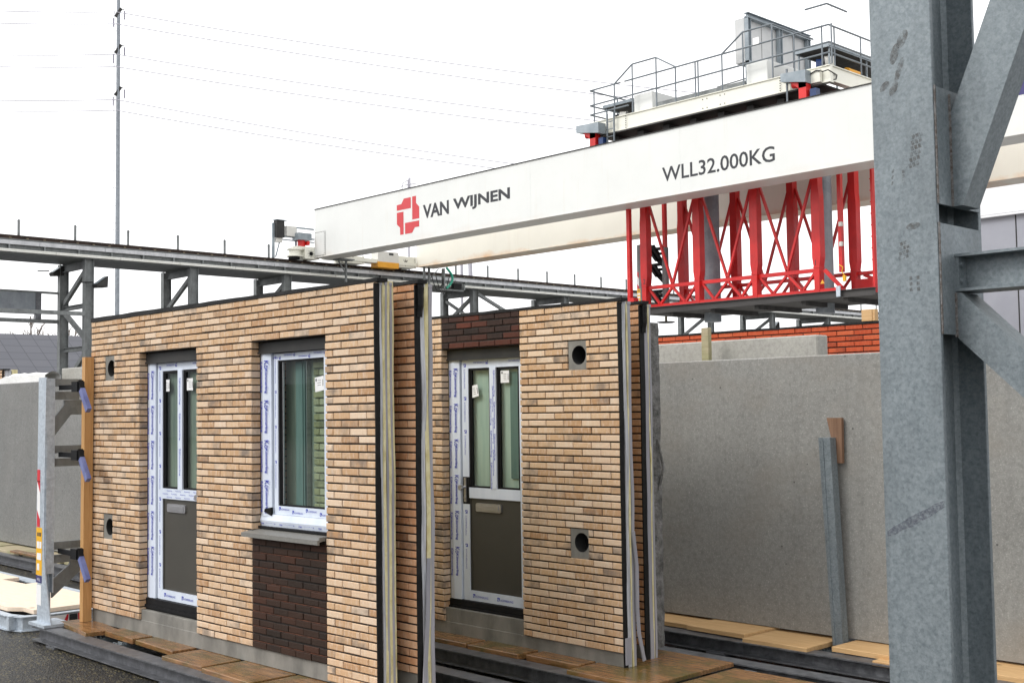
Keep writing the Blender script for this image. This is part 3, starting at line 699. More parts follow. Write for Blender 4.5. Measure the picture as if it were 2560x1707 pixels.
# loose peeling gaskets at the right ends
mb = MB(); pts = [(-7.142, 5.92, -1.15), (-7.135, 5.90, -1.6), (-7.13, 5.865, -2.0), (-7.12, 5.85, -2.14)]
for a, b in zip(pts, pts[1:]): mb.bar(a, b, .012, .035, 0, (0, 1, 0))
solo(mb, 'loose_gasket', 'greyseal', 'loose grey gasket strip curling off the foil-wrapped panel edge near the ground', 'gasket strip', (-7.13, 5.86, -2.14))
mb = MB(); pts = [(-6.565, 7.665, -1.05), (-6.56, 7.70, -1.35), (-6.555, 7.69, -1.70), (-6.55, 7.70, -1.9), (-6.545, 7.755, -2.13)]
for a, b in zip(pts, pts[1:]): mb.bar(a, b, .012, .035, 0, (0, 1, 0))
mb.bar((-6.57, 7.58, -2.14), (-6.565, 7.575, -1.92), .012, .06, 0, (0, 1, 0))
solo(mb, 'loose_gasket', 'greyseal', 'loose grey gasket strip peeling from the foot of the middle panel end', 'gasket strip', (-6.55, 7.7, -2.15))
for (x, y, z, l) in ((-7.135, 5.845, .98, 'black foil flap at the top edge of the foil-wrapped panel behind the nearest one'), (-6.638, 7.945, .9, 'crumpled black tape hanging from the top of the narrow strip panel')):
    mb = MB(); rnd = random.Random(3); P = []
    for i in range(7):
        zz = z - i * .045; o = rnd.uniform(-.008, .01); P += [(x + o, y - .018, zz), (x + o + .012, y + .012, zz), (x + o, y + .045 - i * .002, zz)]
    F = []
    for i in range(6):
        for k in range(2): F.append((i * 3 + k, i * 3 + k + 1, i * 3 + k + 4, i * 3 + k + 3))
    P2 = [(a + .004, b, c) for a, b, c in P]; n = len(P)
    mb.add(P + P2, F + [tuple(i + n for i in f) for f in F]); solo(mb, 'foil_flap', 'membrane', l, 'foil flap', (x, y, z - .27))

# ================================================================= CONCRETE SLABS
M['slabdark'] = slab_mat('grey speckled concrete', (.16, .162, .158), (.215, .217, .21), (.17, .165, .155))
def slab(name_label, x0, x1, y0, y1, z0, z1, mat='slab', cut=None):
    mb = MB()
    mb.bbox(x0, x1, y0, y1, z0, z1, .012)
    return solo(mb, 'concrete_slab', mat, name_label, 'concrete slab', ((x0 + x1) / 2, (y0 + y1) / 2, z0), 'bare concrete wall slabs standing on the racks')
slab('large grey speckled concrete slab filling the right side behind the leaning steel tube', -8.6, -3.2, 9.78, 9.98, -2.138, .452)
slab('concrete slab rising a little above the big right-hand slab with its end against the red bricks', -8.9, -6.36, 10.25, 10.45, -2.15, .675, 'slabtop')
slab('long grey concrete slab low on the left behind the rack post', -24.5, -15.0, 7.78, 7.98, -2.138, .528, 'slabdark')
slab('short taller concrete slab behind the left slab, just left of the orange batten', -19.44, -15.5, 8.25, 8.42, -2.15, .75, 'slabtop')
# rough panel edge between the brick strip and the slab
mb = MB(); rnd = random.Random(4); n = 40; V = []
for i in range(n + 1):
    z = -2.13 + (.74 + 2.13) * i / n; j = rnd.uniform(-.004, .004)
    V += [(-9.2, 8.20, z), (-6.79 + j, 8.20 + rnd.uniform(-.003, .003), z), (-6.785 + rnd.uniform(-.004, .004), 8.25, z), (-6.79 + rnd.uniform(-.005, .005), 8.33 + rnd.uniform(-.005, .005), z), (-9.2, 8.33, z)]
F = []
for i in range(n):
    for k in range(5): F.append((i * 5 + k, i * 5 + (k + 1) % 5, i * 5 + 5 + (k + 1) % 5, i * 5 + 5 + k))
F += [(4, 3, 2, 1, 0), tuple(n * 5 + k for k in range(5))]
mb.add(V, F); mb.path([(-6.77, 8.27, -.30), (-6.75, 8.28, -.45), (-6.74, 8.30, -.55), (-6.76, 8.30, -.62), (-6.77, 8.27, -.75)], .012, 6)
solo(mb, 'concrete_slab', 'roughslab', 'thin concrete slab with a rough broken edge between the brick strip and the big slab', 'concrete slab', (-8, 8.26, -2.13), 'bare concrete wall slabs standing on the racks')
# tarp and clutter on the left slab
mb = MB(); rnd = random.Random(5); nx, ny = 14, 4; V = []
for i in range(nx + 1):
    for j in range(ny + 1):
        x = -21.9 + 2.4 * i / nx; y = 8.0 + .26 * j / ny; h = .56 + .14 * min(1, i / 4) * (1 - abs(j / ny - .5) * .6) + rnd.uniform(-.015, .015)
        V.append((x, y, h))
base = len(V)
for i in range(nx + 1):
    for j in (0, ny): V.append((V[i * (ny + 1) + j][0], V[i * (ny + 1) + j][1], .44 + rnd.uniform(-.02, .02)))
F = [(i * (ny + 1) + j, (i + 1) * (ny + 1) + j, (i + 1) * (ny + 1) + j + 1, i * (ny + 1) + j + 1) for i in range(nx) for j in range(ny)]
for i in range(nx):
    F.append((i * (ny + 1), base + 2 * i, base + 2 * i + 2, (i + 1) * (ny + 1))); F.append((i * (ny + 1) + ny, (i + 1) * (ny + 1) + ny, base + 2 * i + 3, base + 2 * i + 1))
mb.add(V, F); solo(mb, 'tarpaulin', 'tarp', 'white tarpaulin draped over the top of the left concrete slab', 'tarpaulin', (-20.7, 8.12, .44))

# ================================================================= RACKS, BOARDS
def rack(label, x0, x1, y0, y1, cross, mat='rackbeam', h=.14):
    t = thing('storage_rack', label, 'rack', ((x0 + x1) / 2, (y0 + y1) / 2, -2.36), 'long steel storage racks on the gravel')
    for y in (y0, y1):
        mb = MB(); mb.ibar((x0, y + .085, -2.2 - h / 2), (x1, y + .085, -2.2 - h / 2), .17, h, .012, .010); mb.build('rack_beam', mat, t)
        for x in [x0 + .4 + k * 2.4 for k in range(int((x1 - x0) / 2.4) + 1)]:
            mb = MB(); mb.box(x, x + .2, y - .02, y + .19, -2.36, -2.2 - h - .001); mb.build('foot_pad', mat, t)
    for x in cross:
        mb = MB(); mb.box(x, x + .12, y0 + .172, y1 - .002, -2.245, -2.235); mb.box(x, x + .008, y0 + .172, y1 - .002, -2.31, -2.245); mb.box(x + .112, x + .12, y0 + .172, y1 - .002, -2.31, -2.245)
        for k in range(int((y1 - y0 - .2) / .05)): mb.box(x + .012, x + .108, y0 + .18 + k * .05, y0 + .19 + k * .05, -2.234, -2.216)
        mb.build('cross_member', 'galv', t)
    return t
rack('near rack carrying the two front brick panels, its steel beam running across the bottom left', -12.52, -4.5, 5.02, 6.5, (-11.62, -11.15, -10.0, -9.05, -8.0, -7.0))
rack('second rack carrying the middle brick panels', -12.2, -1.5, 7.152, 8.45, (-9.6, -8.15, -7.4, -6.02, -4.7), h=.13)
rack('third rack under the big right-hand concrete slab', -12.2, -1.5, 9.216, 10.9, (-7.75, -6.05, -4.9), h=.13)
rack('rack far left under the long concrete slab', -25.5, -13.0, 7.19, 8.6, (-21, -19.6, -17.6, -15.8))
BL = 'boards lying across the storage racks'
def board(label, x0, x1, y0, y1, mat='woodbrown', z=-2.16, th=.042, rz=0.0):
    cx, cy = (x0 + x1) / 2, (y0 + y1) / 2; c, s_ = math.cos(rz), math.sin(rz)
    mb = MB(); mb.bbox(x0 - cx, x1 - cx, y0 - cy, y1 - cy, 0, th, .004)
    off = Vector((cx, cy, z - th)); mb.v = [(x * c - y * s_, x * s_ + y * c, z_) for x, y, z_ in mb.v]
    o = mb.build('timber_board', mat, None, local=True); o.location = off + Vector((0, 0, CZ)); tag(o, label, 'board', BL)
# near rack
board('brown board beside the foot of the blue-sleeved rack post', -12.36, -11.50, 5.20, 5.52, rz=-.12, z=-2.163)
board('mossy edged brown board under the left end of the nearest panel', -11.48, -10.86, 5.325, 5.9, z=-2.16, th=.05, rz=-.02)
board('brown board under the door of the nearest panel', -10.80, -10.03, 5.31, 5.9, z=-2.162, rz=-.03)
board('board with a green patch to the right under the nearest door', -9.95, -9.27, 5.15, 5.9, z=-2.165, rz=.02)
board('reddish board under the dark bricks of the nearest panel', -9.20, -8.42, 5.12, 5.9, z=-2.162, rz=-.02)
board('bright reddish board at the bottom edge of the photo below the nearest panel', -8.38, -7.55, 5.15, 5.9, z=-2.163, rz=.03)
board('short board under the right end of the nearest panel', -7.50, -6.9, 5.2, 6.1, z=-2.164)
# second rack
board('brown board under the left foot of the middle panel, next to the foil edge', -9.3, -8.32, 7.33, 7.9, z=-2.162)
board('mossy orange board under the doorstep of the middle panel', -8.28, -7.62, 7.31, 7.9, z=-2.16, th=.05)
board('mossy board half way under the middle panel base', -7.56, -6.93, 7.36, 7.9, z=-2.160, th=.055)
board('wide brown board under the right end of the middle panels', -6.90, -6.06, 7.18, 8.34, z=-2.165, th=.035)
board('wide wet brown board at the bottom of the photo right of the middle panels', -5.92, -5.02, 7.24, 8.16, z=-2.163, th=.035)
board('green tinged board at the bottom right of the second rack', -4.95, -4.1, 7.2, 8.2, z=-2.163, th=.035)
# third rack
board('yellow board under the slab right beside the rough concrete edge', -8.0, -7.36, 9.44, 9.95, 'woodfresh')
board('yellow board leaning over its neighbour under the big slab', -7.34, -6.64, 9.34, 9.9, 'woodfresh', z=-2.145, rz=-.03)
board('wide flat yellow board left of the leaning steel tube', -6.62, -5.93, 9.25, 9.9, 'woodfresh', z=-2.165)
board('yellow board just right of the leaning steel tube', -5.76, -5.05, 9.38, 9.9, 'woodfresh', z=-2.148, rz=-.02)
board('small yellow board tucked under its neighbour by the steel column', -5.30, -4.75, 9.26, 9.7, 'woodfresh', z=-2.185)
board('yellow board visible to the right of the steel column at the slab foot', -4.6, -3.9, 9.35, 9.95, 'woodfresh')
# far-left rack
board('old pale board leftmost under the long left slab', -21.6, -20.2, 7.40, 8.2, 'woodold')
board('pale mossy board under the long left slab', -20.1, -18.9, 7.36, 8.2, 'woodold', z=-2.165)
board('thin dark board lying on the pale mossy boards at the left slab', -19.1, -17.9, 7.30, 7.42, 'woodbrown', z=-2.13, th=.03)
board('pale board half hidden behind the rack post foot', -18.8, -17.4, 7.38, 8.2, 'woodold', z=-2.162)
board('pale board left of the orange batten under the far slab', -17.3, -15.9, 7.40, 8.2, 'woodold')

# the bright low rack with plywood, left background
t = thing('low_rack', 'low galvanised rack topped with pale plywood between the rack post and the left slab', 'rack', (-15.5, 5.8, -2.36))
mb = MB(); mb.prism([(-18.5, 5.06), (-13.38, 5.06), (-13.12, 5.14), (-13.06, 5.36), (-13.06, 6.42), (-13.16, 6.42), (-13.16, 5.38), (-13.22, 5.22), (-13.42, 5.16), (-18.5, 5.16)], 'z', -2.205, -2.195)
mb.prism([(-18.5, 5.06), (-13.38, 5.06), (-13.12, 5.14), (-13.06, 5.36), (-13.06, 6.42), (-13.16, 6.42), (-13.16, 5.38), (-13.22, 5.22), (-13.42, 5.16), (-18.5, 5.16)], 'z', -2.355, -2.345)
mb.prism([(-18.5, 5.09), (-13.39, 5.09), (-13.14, 5.165), (-13.09, 5.37), (-13.09, 6.42), (-13.10, 6.42), (-13.10, 5.375), (-13.15, 5.175), (-13.40, 5.10), (-18.5, 5.10)], 'z', -2.345, -2.205)
mb.box(-13.30, -13.24, 5.055, 5.17, -2.34, -2.19); mb.box(-18.5, -13.06, 6.28, 6.44, -2.21, -2.195); mb.box(-18.5, -13.06, 6.35, 6.36, -2.35, -2.21)
mb.build('frame', 'galvlight', t)
mb = MB(); mb.prism([(-18.3, 5.18), (-13.62, 5.18), (-13.46, 5.30), (-13.18, 5.30), (-13.18, 6.20), (-15.30, 6.20), (-15.30, 6.05), (-15.95, 6.0), (-15.95, 6.22), (-18.3, 6.22)], 'z', -2.19, -2.145)
mb.build('plywood_deck', 'ply', t)
mb = MB(); mb.box(-13.065, -13.055, 5.37, 5.85, -2.335, -2.215, 0)
for k, (y, c) in enumerate(((5.37, 1), (5.50, 0), (5.63, 1), (5.70, 2), (5.79, 1))):
    pass
def quad(mb, x, ys, zs, m): mb.add([(x, ys[0], zs[0]), (x, ys[1], zs[0]), (x, ys[2], zs[1]), (x, ys[3], zs[1])], [(0, 1, 2, 3)], m)
quad(mb, -13.053, (5.37, 5.40, 5.44, 5.37), (-2.335, -2.215), 1); quad(mb, -13.053, (5.56, 5.62, 5.64, 5.62), (-2.335, -2.215), 1)
quad(mb, -13.053, (5.645, 5.74, 5.74, 5.645), (-2.335, -2.215), 2); quad(mb, -13.053, (5.745, 5.80, 5.77, 5.745), (-2.335, -2.215), 1)
mb.build('hazard_plate', ['white', 'redsign', 'inkblack'], t)

# ================================================================= RACK POST WITH SLEEVED CLAMPS
def rack_post(label, x, y, zb, s=1.0, mirror=1, far=False, cat_group='posts standing on the storage racks'):
    t = thing('rack_post', label, 'rack post', (x, y, zb), cat_group)
    def P(a, b, c): return (x + a * s, y + b * s * mirror, zb + c * s)
    def bx(mb, a0, a1, b0, b1, c0, c1, m=0):
        p, q = P(a0, b0, c0), P(a1, b1, c1); mb.box(p[0], q[0], p[1], q[1], p[2], q[2], m)
    mb = MB()
    # front flange: waisted plate widening at the foot
    prof = [(-.02, .0), (.34, .0), (.30, .12), (.20, .45), (.155, .70), (.150, 1.2), (.165, 2.0), (.18, 2.55), (-.015, 2.55), (-.03, 1.6), (-.05, 1.05), (-.035, .85), (-.01, .6)]
    pr = [(x + a * s, zb + c * s) for a, c in prof]
    mb.prism(pr, 'y', y, y + .012 * s * mirror)
    bx(mb, .075, .085, .012, .10, .02, 2.54)
    rp = [(.085, .10), (.085, .0)]
    bx(mb, -.03, .16, .088, .10, .3, 2.54); bx(mb, .155, .167, .012, .10, .5, 2.54)
    bx(mb, .0, .01, .012, .10, .4, 2.5)
    bx(mb, -.06, .34, -.07, .22, -.03, -.0)
    mb.build('upright', 'galvfar' if far else 'galvlight', t)
    def arm(c, tri, ln=.36):
        mb = MB()
        bx(mb, .09, .13, .10, ln + .10, c, c - .08); bx(mb, .09, .13, .10, ln + .02, c - .135, c - .22)
        if tri:
            pts = [(y + b * s * mirror, zb + d * s) for b, d in ((.10, c - .43), (.10, c - .62), (.29, c - .38), (.46, c - .38), (.46, c - .22), (.22, c - .225), (.22, c - .27))]
            mb.prism(pts, 'x', x + .095 * s, x + .125 * s)
        mb.build('arm', 'galvfar', t)
        mb = MB(); bx(mb, .50, .64, .13, .21, c - .04, c - .145); bx(mb, .13, .52, .155, .185, c - .07, c - .12)
        mb.bar(P(.62, .17, c - .04), P(.70, .17, c - .19), .05 * s, .055 * s)
        cl = mb.build('clamp', 'gap', t)
        mb = MB(); mb.bar(P(.675, .165, c - .125), P(.84, .165, c - .34), .045 * s, .06 * s)
        o = mb.build('sleeve', 'clampblue' if not far else 'gap', None, local=False)
        o.parent = cl; me = o.data
        for v in me.vertices: v.co -= Vector(t['_w'])
    arm(2.535, True); arm(1.83, False); arm(.82, False)
    mb = MB(); pts = [(y + b * s * mirror, zb + d * s) for b, d in ((.10, .43), (.10, .24), (.46, .54), (.46, .72), (.30, .62), (.285, .57))]
    mb.prism(pts, 'x', x + .095 * s, x + .125 * s); mb.build('gusset', 'galvfar', t)
    # tape, yellow label
    yy = y - .0015 * mirror; e = .0015
    def q(mb, a0, a1, c0, c1, m, yo=0, sk=0):
        V = [P(a0, 0, c0), P(a1, 0, c0 + sk), P(a1, 0, c1 + sk), P(a0, 0, c1)]
        mb.add([(v[0], yy - yo, v[2]) for v in V], [(0, 1, 2, 3)], m)
    mb = MB(); q(mb, -.03, .045, .98, 1.58, 0)
    q(mb, -.03, .045, 1.45, 1.58, 1, .001); q(mb, -.03, .045, 1.30, 1.45, 1, .001) if 0 else None
    mb.add([(P(-.03, 0, 1.38)[0], yy - .001, P(0, 0, 1.46)[2]), (P(.045, 0, 0)[0], yy - .001, P(0, 0, 1.34)[2]), (P(.045, 0, 0)[0], yy - .001, P(0, 0, 1.46)[2])], [(0, 1, 2)], 1)
    mb.add([(P(-.03, 0, 0)[0], yy - .001, P(0, 0, 1.16)[2]), (P(.045, 0, 0)[0], yy - .001, P(0, 0, 1.06)[2]), (P(.045, 0, 0)[0], yy - .001, P(0, 0, .98)[2]), (P(-.03, 0, 0)[0], yy - .001, P(0, 0, .98)[2])], [(0, 1, 2, 3)], 1)
    mb.build('hazard_tape', ['white', 'redsign'], t)
    mb = MB(); q(mb, -.045, .105, .42 + .06, .975, 0)
    q(mb, -.03, .02, .84, .90, 1, .001) if 0 else None
    for (a0, a1, c0, c1) in ((-.025, .03, .76, .83), (.04, .09, .76, .83), (-.025, .085, .64, .71), (-.02, .04, .53, .60)): q(mb, a0, a1, c0, c1, 1, .001)
    for k in range(3): V = [P(-.02 + k * .035, 0, .885), P(.005 + k * .035, 0, .885), P(.012 + k * .035, 0, .925), P(-.013 + k * .035, 0, .925)]; mb.add([(v[0], yy - .001, v[2]) for v in V], [(0, 1, 2, 3)], 2)
    mb.build('yellow_label', ['yellow', 'white', 'inkblack'], t)
    mb = MB(); q(mb, -.045, .105, .40, .475, 0); text(mb, 'WLL' if far else 'WLL', (P(-.02, 0, 0)[0], yy - .001, P(0, 0, .42)[2]), (1, 0, 0), (0, 0, 1), .03 * s, None, 0, 1)
    mb.build('blue_label', ['navy', 'white'], t)
    mb = MB(); q(mb, -.02, .09, .10 + .0, .10 + .26, 0) if 0 else q(mb, -.035, .09, .17 + .0, .38, 0); mb.build('white_label', 'paper', t)
    return t
rack_post('tall galvanised rack post with blue sleeves and a yellow label before the left slab', -12.58, 5.10, -2.165)
# batten against the panel end
mb = MB(); mb.bar((-12.155, 5.43, -2.16), (-12.13, 5.43, .59), .075, .095, 0, (0, 1, 0))
solo(mb, 'timber_batten', 'woodbatten', 'upright orange timber batten against the left end of the nearest panel', 'timber batten', (-12.155, 5.43, -2.16))
mb = MB(); mb.prism([(-5.985, -.315), (-5.865, -.315), (-5.79, -2.19), (-5.895, -2.19)], 'y', 9.62, 9.72)
mb.prism([(-5.95, -.33), (-5.935, -.33), (-5.865, -2.18), (-5.88, -2.18)], 'y', 9.612, 9.62)
solo(mb, 'steel_tube', 'galv', 'galvanised steel tube standing on the rack and leaning on the big concrete slab', 'steel tube', (-5.85, 9.67, -2.19))
mb = MB(); mb.prism([(-5.955, -.135), (-5.80, -.135), (-5.805, -.55), (-5.86, -.55)], 'y', 9.722, 9.76)
solo(mb, 'timber_wedge', 'woodwedge', 'brown wooden wedge stuck behind the top of the leaning steel tube', 'wedge', (-5.85, 9.75, -.55))
mb = MB(); mb.bbox(-7.575, -7.485, 9.99, 10.05, -2.15, .80, .004)
solo(mb, 'timber_stake', 'woodold', 'upright wooden stake sticking up in front of the red brick panel', 'timber stake', (-7.53, 10.02, -2.15))
mb = MB(); mb.bbox(-6.86, -6.73, 11.98, 12.06, .905, 1.035, .004); mb.box(-6.729, -6.70, 11.99, 12.06, .905, 1.035)
solo(mb, 'timber_block', 'woodfresh', 'short timber block on top of the red brick panel beside the steel column', 'timber block', (-6.79, 12.02, .905))

# ================================================================= NEAR SUPPORT FRAME (right foreground)
t = thing('support_frame', 'huge galvanised H-column with bolted braces in the right foreground', 'steel frame', (-2.637, 5.2, -2.36), 'steel frames holding up the crane runway')
def hcol(t, x0, x1, y0, y1, z0, z1, mat, tf=.024, tw=.014, name='column'):
    mb = MB(); mb.bbox(x0, x1, y0, y0 + tf, z0, z1, .003); mb.bbox(x0, x1, y1 - tf, y1, z0, z1, .003)
    xm = (x0 + x1) / 2; mb.box(xm - tw / 2, xm + tw / 2, y0 + tf, y1 - tf, z0, z1)
    # root fillets
    for yy, sy in ((y0 + tf, 1), (y1 - tf, -1)):
        for sx in (-1, 1): mb.prism([(xm + sx * tw / 2, yy), (xm + sx * (tw / 2 + .02), yy), (xm + sx * tw / 2, yy + sy * .02)], 'z', z0, z1)
    return mb.build(name, mat, t)
c = hcol(t, -2.787, -2.487, 5.019, 5.46, -2.36, 7.0, 'galv')
hcol(t, -.09, .21, 5.019, 5.46, -2.36, 7.0, 'galv')
xp = -2.489
mb = MB(); mb.bbox(xp - .012, xp + .004, 5.030, 5.452, .885, 1.42, .002); mb.build('gusset_plate', 'galv', t)
mb = MB(); mb.bbox(xp - .012, xp + .004, 5.030, 5.452, .30, .80, .002); mb.build('gusset_plate', 'galv', t)
for z0, z1 in ((.30, .80), (.885, 1.42)):
    mb = MB(); mb.box(xp + .004, xp + .010, 5.024, 5.034, z0, z1); mb.build('weld_seam', 'weld', t)
mb = MB()
Y0, Y1 = 5.17, 5.35
mb.bbox(xp + .004, -.09, Y0, Y1, .655, .668, .002); mb.bbox(xp + .004, -.09, Y0, Y1, .497, .510, .002); mb.box(xp + .02, -.09, 5.256, 5.266, .510, .655); mb.box(xp + .004, xp + .018, Y0 + .01, Y1 - .01, .510, .655)
for z in (.545, .62): mb.cyl((xp + .03, 5.20, z), (xp + .018, 5.20, z), .014, 6)
mb.build('cross_beam', 'galv', t)
def tube(mb, a, b, w): mb.bar(a, b, w, w, 0, (0, 1, 0))
mb = MB(); mb.prism([(xp + .004, 1.30), (xp + .004, .885), (-2.435, .885), (-.09, 6.60), (-.09, 6.96)], 'y', 5.17, 5.33)
mb.build('diagonal_brace', 'galv', t)
mb = MB(); mb.prism([(xp + .004, .49), (xp + .03, .49), (-.09, -1.84), (-.09, -2.0), (xp + .004, .29)], 'y', 5.17, 5.33); mb.build('diagonal_brace', 'galv', t)
for a_, b_ in (((xp + .006, 5.166, 1.40), (xp + .006, 5.166, .885)), ((xp + .006, 5.166, .49), (xp + .006, 5.166, .29))):
    mb = MB(); mb.bar(a_, b_, .012, .008); mb.build('weld_seam', 'weld', t)
# boot prints and smear on the column face
def at(px, pz): return (px, 5.0175, pz)
mb = MB()
def blob(mb, cx, cz, rx, rz, rot=0, n=14):
    c, s_ = math.cos(rot), math.sin(rot)
    mb.add([at(cx + rx * math.cos(2 * math.pi * i / n) * c - rz * math.sin(2 * math.pi * i / n) * s_, cz + rx * math.cos(2 * math.pi * i / n) * s_ + rz * math.sin(2 * math.pi * i / n) * c) for i in range(n)], [tuple(range(n))])
def bk(mb, cx, cz, w, h, rot): 
    c, s_ = math.cos(rot), math.sin(rot)
    mb.add([at(cx + a * c - b * s_, cz + a * s_ + b * c) for a, b in ((-w, -h), (w, -h), (w, h), (-w, h))], [(0, 1, 2, 3)])
blob(mb, -2.625, 1.66, .022, .045, -.5); blob(mb, -2.665, 1.60, .020, .05, -.3); blob(mb, -2.645, 1.52, .014, .06, -.35); blob(mb, -2.675, 1.44, .018, .035, -.5); blob(mb, -2.72, 1.46, .016, .03, -.8); mb.build('boot_print', 'scuff', t); mb = MB()
for j in range(6):
    for i in range(3): bk(mb, -2.585 + i * .018 - j * .004, 1.20 - j * .026 + i * .004, .007, .010, .25)
mb.build('boot_print', 'scuff', t); mb = MB()
for j in range(3): bk(mb, -2.64, 1.05 - j * .022, .006, .008, .1)
mb.build('boot_print', 'scuff', t); mb = MB()
for j in range(3): bk(mb, -2.69 - j * .003, 1.06 - j * .028, .004, .009, -.4)
mb.build('boot_print', 'scuff', t); mb = MB(); blob(mb, -2.60, .795, .035, .016, .1); mb.build('boot_print', 'scuff', t); mb = MB()
for j in range(4):
    for i in range(3): bk(mb, -2.66 + i * .017 - j * .003, .72 - j * .022 + i * .004, .007, .008, .3)
mb.build('boot_print', 'scuff', t); mb = MB()
for j in range(3):
    for i in range(2): bk(mb, -2.62 + i * .035, .56 - j * .026, .007, .008, .1)
mb.build('boot_print', 'scuff', t)
mb = MB(); P = []; rnd = random.Random(9)
for i in range(12):
    f = i / 11; cx = -2.775 + .28 * f; cz = -.60 + .15 * f; w = .012 + .012 * math.sin(f * 3)
    P += [at(cx, cz - w + rnd.uniform(-.004, .004)), at(cx, cz + w + rnd.uniform(-.004, .004))]
mb.add(P, [(2 * i, 2 * i + 2, 2 * i + 3, 2 * i + 1) for i in range(11)]); mb.build('smear', 'smear', t)
# near runway beam (overhead, outside the frame)
t = thing('runway_beam', 'crane runway beam overhead on the foreground columns', 'runway beam', (-1.2, 20, 7.02), 'crane runways')
mb = MB(); mb.box(-2.7, .1, -12, 95, 7.02, 7.55); mb.build('beam', 'galvfar', t)
mb = MB(); mb.box(-1.3, -1.18, -12, 95, 7.551, 7.78); mb.build('crane_rail', 'railsteel', t)

# ================================================================= FAR RUNWAY
XR = -52.0
t = thing('runway_beam', 'long grey crane runway on columns crossing the photo behind the brick panels', 'runway beam', (-53, 30, 7.0), 'crane runways')
YA, YB = 6, 98
mb = MB(); mb.box(XR - 2.7, XR - .02, YA, YB, 7.02, 7.56); mb.box(XR - 2.75, XR + .12, YA, YB, 7.56, 7.60)
mb.box(XR - 2.75, XR + .10, YA, YB, 6.99, 7.02)
mb.build('box_beam', 'galvfar', t)
mb = MB(); mb.box(XR - .12, XR - .0, YA, YB, 7.60, 7.64); mb.box(XR - .07, XR - .03, YA, YB, 7.64, 7.73); mb.box(XR - .09, XR - .01, YA, YB, 7.73, 7.79); mb.build('crane_rail', 'railsteel', t)
mb = MB()
for k in range(int((YB - YA) / .75)): y = YA + .2 + k * .75; mb.box(XR - .0, XR + .05, y, y + .10, 7.645, 7.67)
o = mb.build('rail_clips', 'clip', t); o['kind'] = 'stuff'
mb = MB(); y = YA
while y < YB: mb.box(XR + .06, XR + .13, y + .006, y + 2.99, 7.36, 7.54); y += 3.0
mb.build('cable_tray', 'tray', t)
mb = MB(); y = YA + .7
while y < YB: mb.box(XR + .10, XR + .20, y + .012, y + 2.99, 7.035, 7.15); mb.box(XR + .2, XR + .204, y + .012, y + 2.99, 7.085, 7.092, 1); y += 3.0
mb.build('conductor_duct', ['duct', 'galvfar'], t)
mb = MB(); k = 0
for k in range(int((YB - YA) / 1.55)): y = YA + 1.25 + k * 1.55; mb.box(XR - .02, XR + .12, y, y + .07, 7.10, 7.37)
o = mb.build('bracket_row', 'galvfar', t)
y = 20.12 - 2.53 * 5; i = 0; wy = []
while y < YB:
    if not (33 < y < 44):
        mb = MB(); mb.box(XR - .16, XR - .08, y, y + .09, 7.60, 8.44); mb.cyl((XR - .12, y + .045, 8.42), (XR - .12, y + .045, 8.50), .05, 8); mb.build('wire_post', 'galvfar', t); wy.append(y)
    y += 2.53
mb = MB(); mb.cyl((XR - .12, wy[0], 8.47), (XR - .12, 32.9, 8.42), .010, 5); mb.cyl((XR - .12, 44.2, 8.42), (XR - .12, wy[-1], 8.47), .010, 5)
mb.build('safety_wire', 'wire', t)

FR = [(23.12, 'leftmost tall frame under the far runway carrying a floodlight'), (28.37, 'second frame from the left under the far runway'), (33.69, 'third frame from the left under the far runway, just left of the crane girder end'),
      (39.2, 'runway frame hidden mostly behind the near brick panels'), (46.7, 'cross-braced frame under the far runway above the middle panel'), (54.48, 'runway frame with only its top showing above the middle panel'),
      (62.3, 'runway frame behind the red lattice of the crane'), (69.76, 'left one of the frames showing above the red brick panel'), (77.58, 'right-hand full frame showing above the red brick panel'), (85.54, 'farthest frame near the timber block on the red brick panel')]
for n, (yc, lab) in enumerate(FR):
    t = thing('support_frame', lab, 'steel frame', (XR - 1.5, yc + .2, -2.36), 'steel frames holding up the crane runway')
    hcol(t, XR - .30, XR, yc, yc + .42, -2.36, 6.985, 'galvfar', .03, .03)
    hcol(t, XR - 3.02, XR - 2.72, yc, yc + .42, -2.36, 6.985, 'galvfar', .03, .03)
    xl, xr = XR - 2.72, XR - .30; ym = yc + .2
    def ib(p, q, w, h, nm):
        mb = MB(); mb.ibar(p, q, w, h, .02, .02); mb.build(nm, 'galvfar', t)
    ib((xl, ym, 6.80), (xr, ym, 6.80), .2, .36, 'cross_beam'); ib((xl, ym, 4.90), (xr, ym, 4.90), .2, .2, 'cross_beam'); ib((xl, ym, 2.96), (xr, ym, 2.96), .2, .2, 'cross_beam')
    for a, b in (((xl, ym, 5.1), (xr, ym, 6.55)), ((xl, ym, 4.75), (xr, ym, 3.35)), ((xl, ym, 1.2), (xr, ym, 2.75))):
        mb = MB(); mb.bar(a, b, .16, .20); mb.build('diagonal_brace', 'galvfar', t)
    if n == 4:
        mb = MB(); mb.bar((xl, ym, 6.5), (xr, ym, 5.2), .14, .16); mb.build('diagonal_brace', 'galvfar', t)
        mb = MB(); mb.bar((XR - .15, yc + .5, 6.75), (XR - .15, yc + 4.5, 5.1), .16, .18); mb.build('diagonal_brace', 'galvfar', t)
        mb = MB(); mb.box(XR - .0, XR + .3, yc - .9, yc - .1, 5.25, 5.55); mb.build('junction_box', 'white', t)
    if n == 0:
        mb = MB(); mb.box(XR - .12, XR - .01, 6, yc, 4.40, 4.58); mb.build('side_rail', 'galvfar', t)
